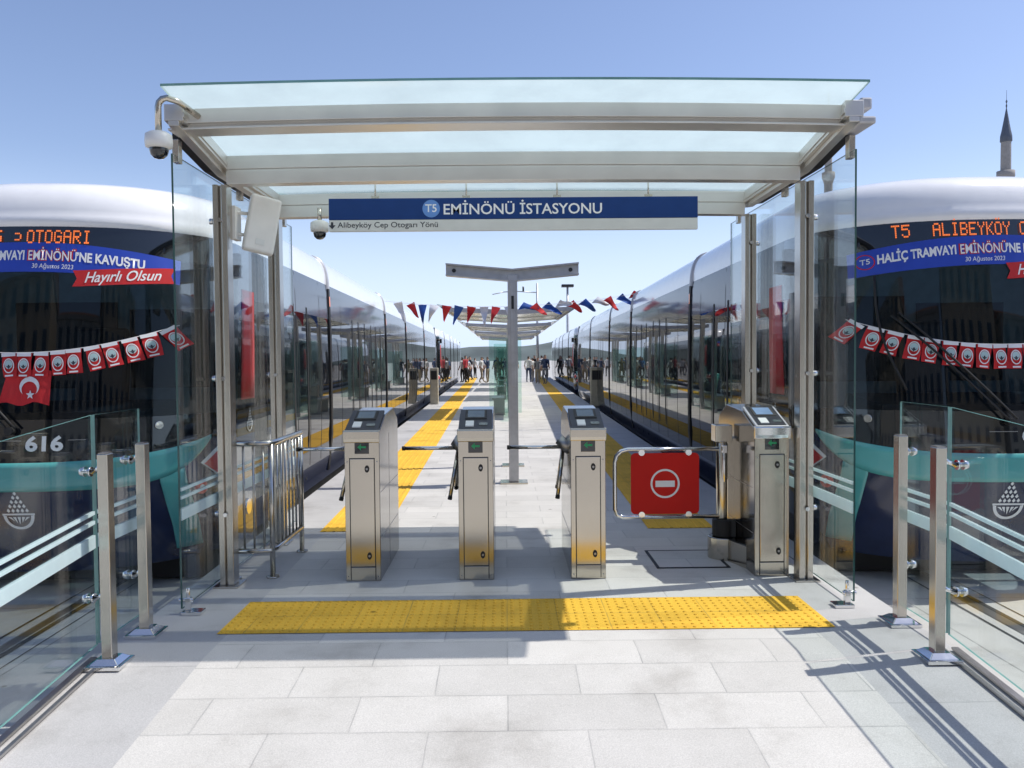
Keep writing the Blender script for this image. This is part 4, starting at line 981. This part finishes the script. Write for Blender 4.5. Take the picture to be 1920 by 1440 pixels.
# ------------------------------------------------------------------ people at the far end
def person_mesh(pose):
    P_ = {'pel': (0, 0, .92), 'wai': (0, .0, 1.08), 'che': (0, 0, 1.32), 'nek': (0, 0, 1.47), 'hed': (0, -.02, 1.56), 'top': (0, -.01, 1.70)}
    sw = pose
    for s_, n_ in ((-1, 'l'), (1, 'r')):
        P_['hip'+n_] = (s_*.10, 0, .88); P_['kne'+n_] = (s_*.11, -.10*sw*s_-.02, .49); P_['ank'+n_] = (s_*.11, .16*sw*s_, .08); P_['toe'+n_] = (s_*.12, .16*sw*s_-.16, .04)
        P_['sho'+n_] = (s_*.19, 0, 1.40); P_['elb'+n_] = (s_*.25, .08*sw*s_, 1.12); P_['wri'+n_] = (s_*.25, -.10-.08*sw*s_, .90); P_['han'+n_] = (s_*.245, -.14-.1*sw*s_, .81)
    Rr = dict(pel=.135, wai=.125, che=.145, nek=.055, hed=.085, top=.075, hip=.095, kne=.06, ank=.042, toe=.035, sho=.065, elb=.045, wri=.034, han=.038)
    E_ = [('pel', 'wai'), ('wai', 'che'), ('che', 'nek'), ('nek', 'hed'), ('hed', 'top')]
    for n_ in 'lr': E_ += [('pel', 'hip'+n_), ('hip'+n_, 'kne'+n_), ('kne'+n_, 'ank'+n_), ('ank'+n_, 'toe'+n_), ('che', 'sho'+n_), ('sho'+n_, 'elb'+n_), ('elb'+n_, 'wri'+n_), ('wri'+n_, 'han'+n_)]
    ks = list(P_); me = bpy.data.meshes.new('person'); me.from_pydata([P_[k] for k in ks], [(ks.index(a), ks.index(b)) for a, b in E_], [])
    o = bpy.data.objects.new('person_base', me); COL.objects.link(o); o.modifiers.new('skin', 'SKIN'); s2 = o.modifiers.new('sub', 'SUBSURF'); s2.levels = 1; s2.render_levels = 1
    for k, sv in zip(ks, me.skin_vertices[0].data):
        r_ = Rr.get(k, Rr.get(k[:3])); sv.radius = (r_, r_*(.72 if k in ('che', 'wai', 'pel') else 1)); sv.use_root = (k == 'pel')
    dg = bpy.context.evaluated_depsgraph_get(); dg.update(); out = bpy.data.meshes.new_from_object(o.evaluated_get(dg))
    bpy.data.objects.remove(o)
    out.materials.clear()
    for k in ('c_white', 'c_black', 'skin', 'hair'): out.materials.append(M[k])
    for p_ in out.polygons:
        c = p_.center; p_.use_smooth = True
        if c.z > 1.60 or (c.z > 1.53 and c.y > .02): p_.material_index = 3
        elif c.z > 1.46 or (abs(c.x) > .2 and c.z < 1.1): p_.material_index = 2
        elif c.z > .95: p_.material_index = 0
        else: p_.material_index = 1
    return out
pm = [person_mesh(v) for v in (0.15, 1.0, -.8)]
spots = []
names = {'c_white': 'white', 'c_black': 'black', 'c_navy': 'navy', 'c_red': 'red', 'c_grey': 'grey', 'c_blue': 'blue', 'c_khaki': 'khaki'}
tops = ['c_white', 'c_black', 'c_white', 'c_navy', 'c_red', 'c_grey', 'c_white', 'c_blue', 'c_black', 'c_white', 'c_khaki', 'c_navy']; legs = ['c_navy', 'c_black', 'c_khaki', 'c_grey', 'c_black']
rnd = random.Random(3)
for i in range(28):
    y = rnd.uniform(47, 65); x = rnd.uniform(-3.0, 3.2)
    if abs(x-.12) < .5 and y < 52: x += 1.1
    tp, lg = tops[i % 12], legs[i % 5]
    o = bpy.data.objects.new('person', pm[i % 3]); COL.objects.link(o)
    o.location = (x, y, 0); o.rotation_euler.z = rnd.uniform(-1.2, 1.2)+(math.pi if i % 3 == 0 else 0); sc_ = rnd.uniform(.93, 1.05); o.scale = (sc_, sc_, sc_)
    for si, k in ((0, tp), (1, lg)): o.material_slots[si].link = 'OBJECT'; o.material_slots[si].material = M[k]
    tag(o, f'distant person in {names[tp]} top and {names[lg]} trousers in the crowd at the platform end', 'person', 'people gathered at the far end of the platform')

# ------------------------------------------------------------------ unseen houses added behind the camera to darken reflections in glass and steel
def added_house(x, y, w, d, h, mat, label):
    o = empty('added_house', (x, y, GZ), label, 'building', 'unseen houses added for reflections')
    m = MB(); m.box(-w/2, w/2, -d, 0, 0, h); m.build('wall', M[mat], o)
    m = MB(); m.box(-w/2-.3, w/2+.3, -d-.3, .3, h+.002, h+.35); m.build('cornice', M['stone'], o)
    m = MB(); m.prism([(-d-.25, h+.352), (.25, h+.352), (-d/2, h+2.6)], 'x', -w/2-.2, w/2+.2); m.build('roof', M['tile'], o)
    n = int(w/2.6)
    for k in range(int(h/3.4)):
        for i in range(n):
            cx_ = -w/2+(i+.5)*w/n; m = MB(); m.box(cx_-.6, cx_+.6, .002, .06, 1.0+k*3.4, 2.8+k*3.4); m.build('window', M['sidegrey'], o)
M['tile'] = simple('roof_tile', (.22, .10, .06), .8)
M['ochre'] = simple('ochre_plaster', (.46, .40, .31), .85); M['greyp'] = simple('grey_plaster', (.42, .41, .39), .85)
for x, w, h, mt, lab in ((-44, 17, 13.6, 'greyp', 'added unseen grey plaster house with tiled roof, leftmost behind the camera'), (-25, 18, 17, 'ochre', 'added unseen tall ochre house left of centre behind the camera'), (-5, 17, 13.6, 'greyp', 'added unseen grey house straight behind the camera'), (14, 18, 17, 'ochre', 'added unseen tall ochre house right of centre behind the camera'), (34, 19, 13.6, 'greyp', 'added unseen grey plaster house, rightmost behind the camera')):
    added_house(x, -30, w, 12, h, mt, lab)
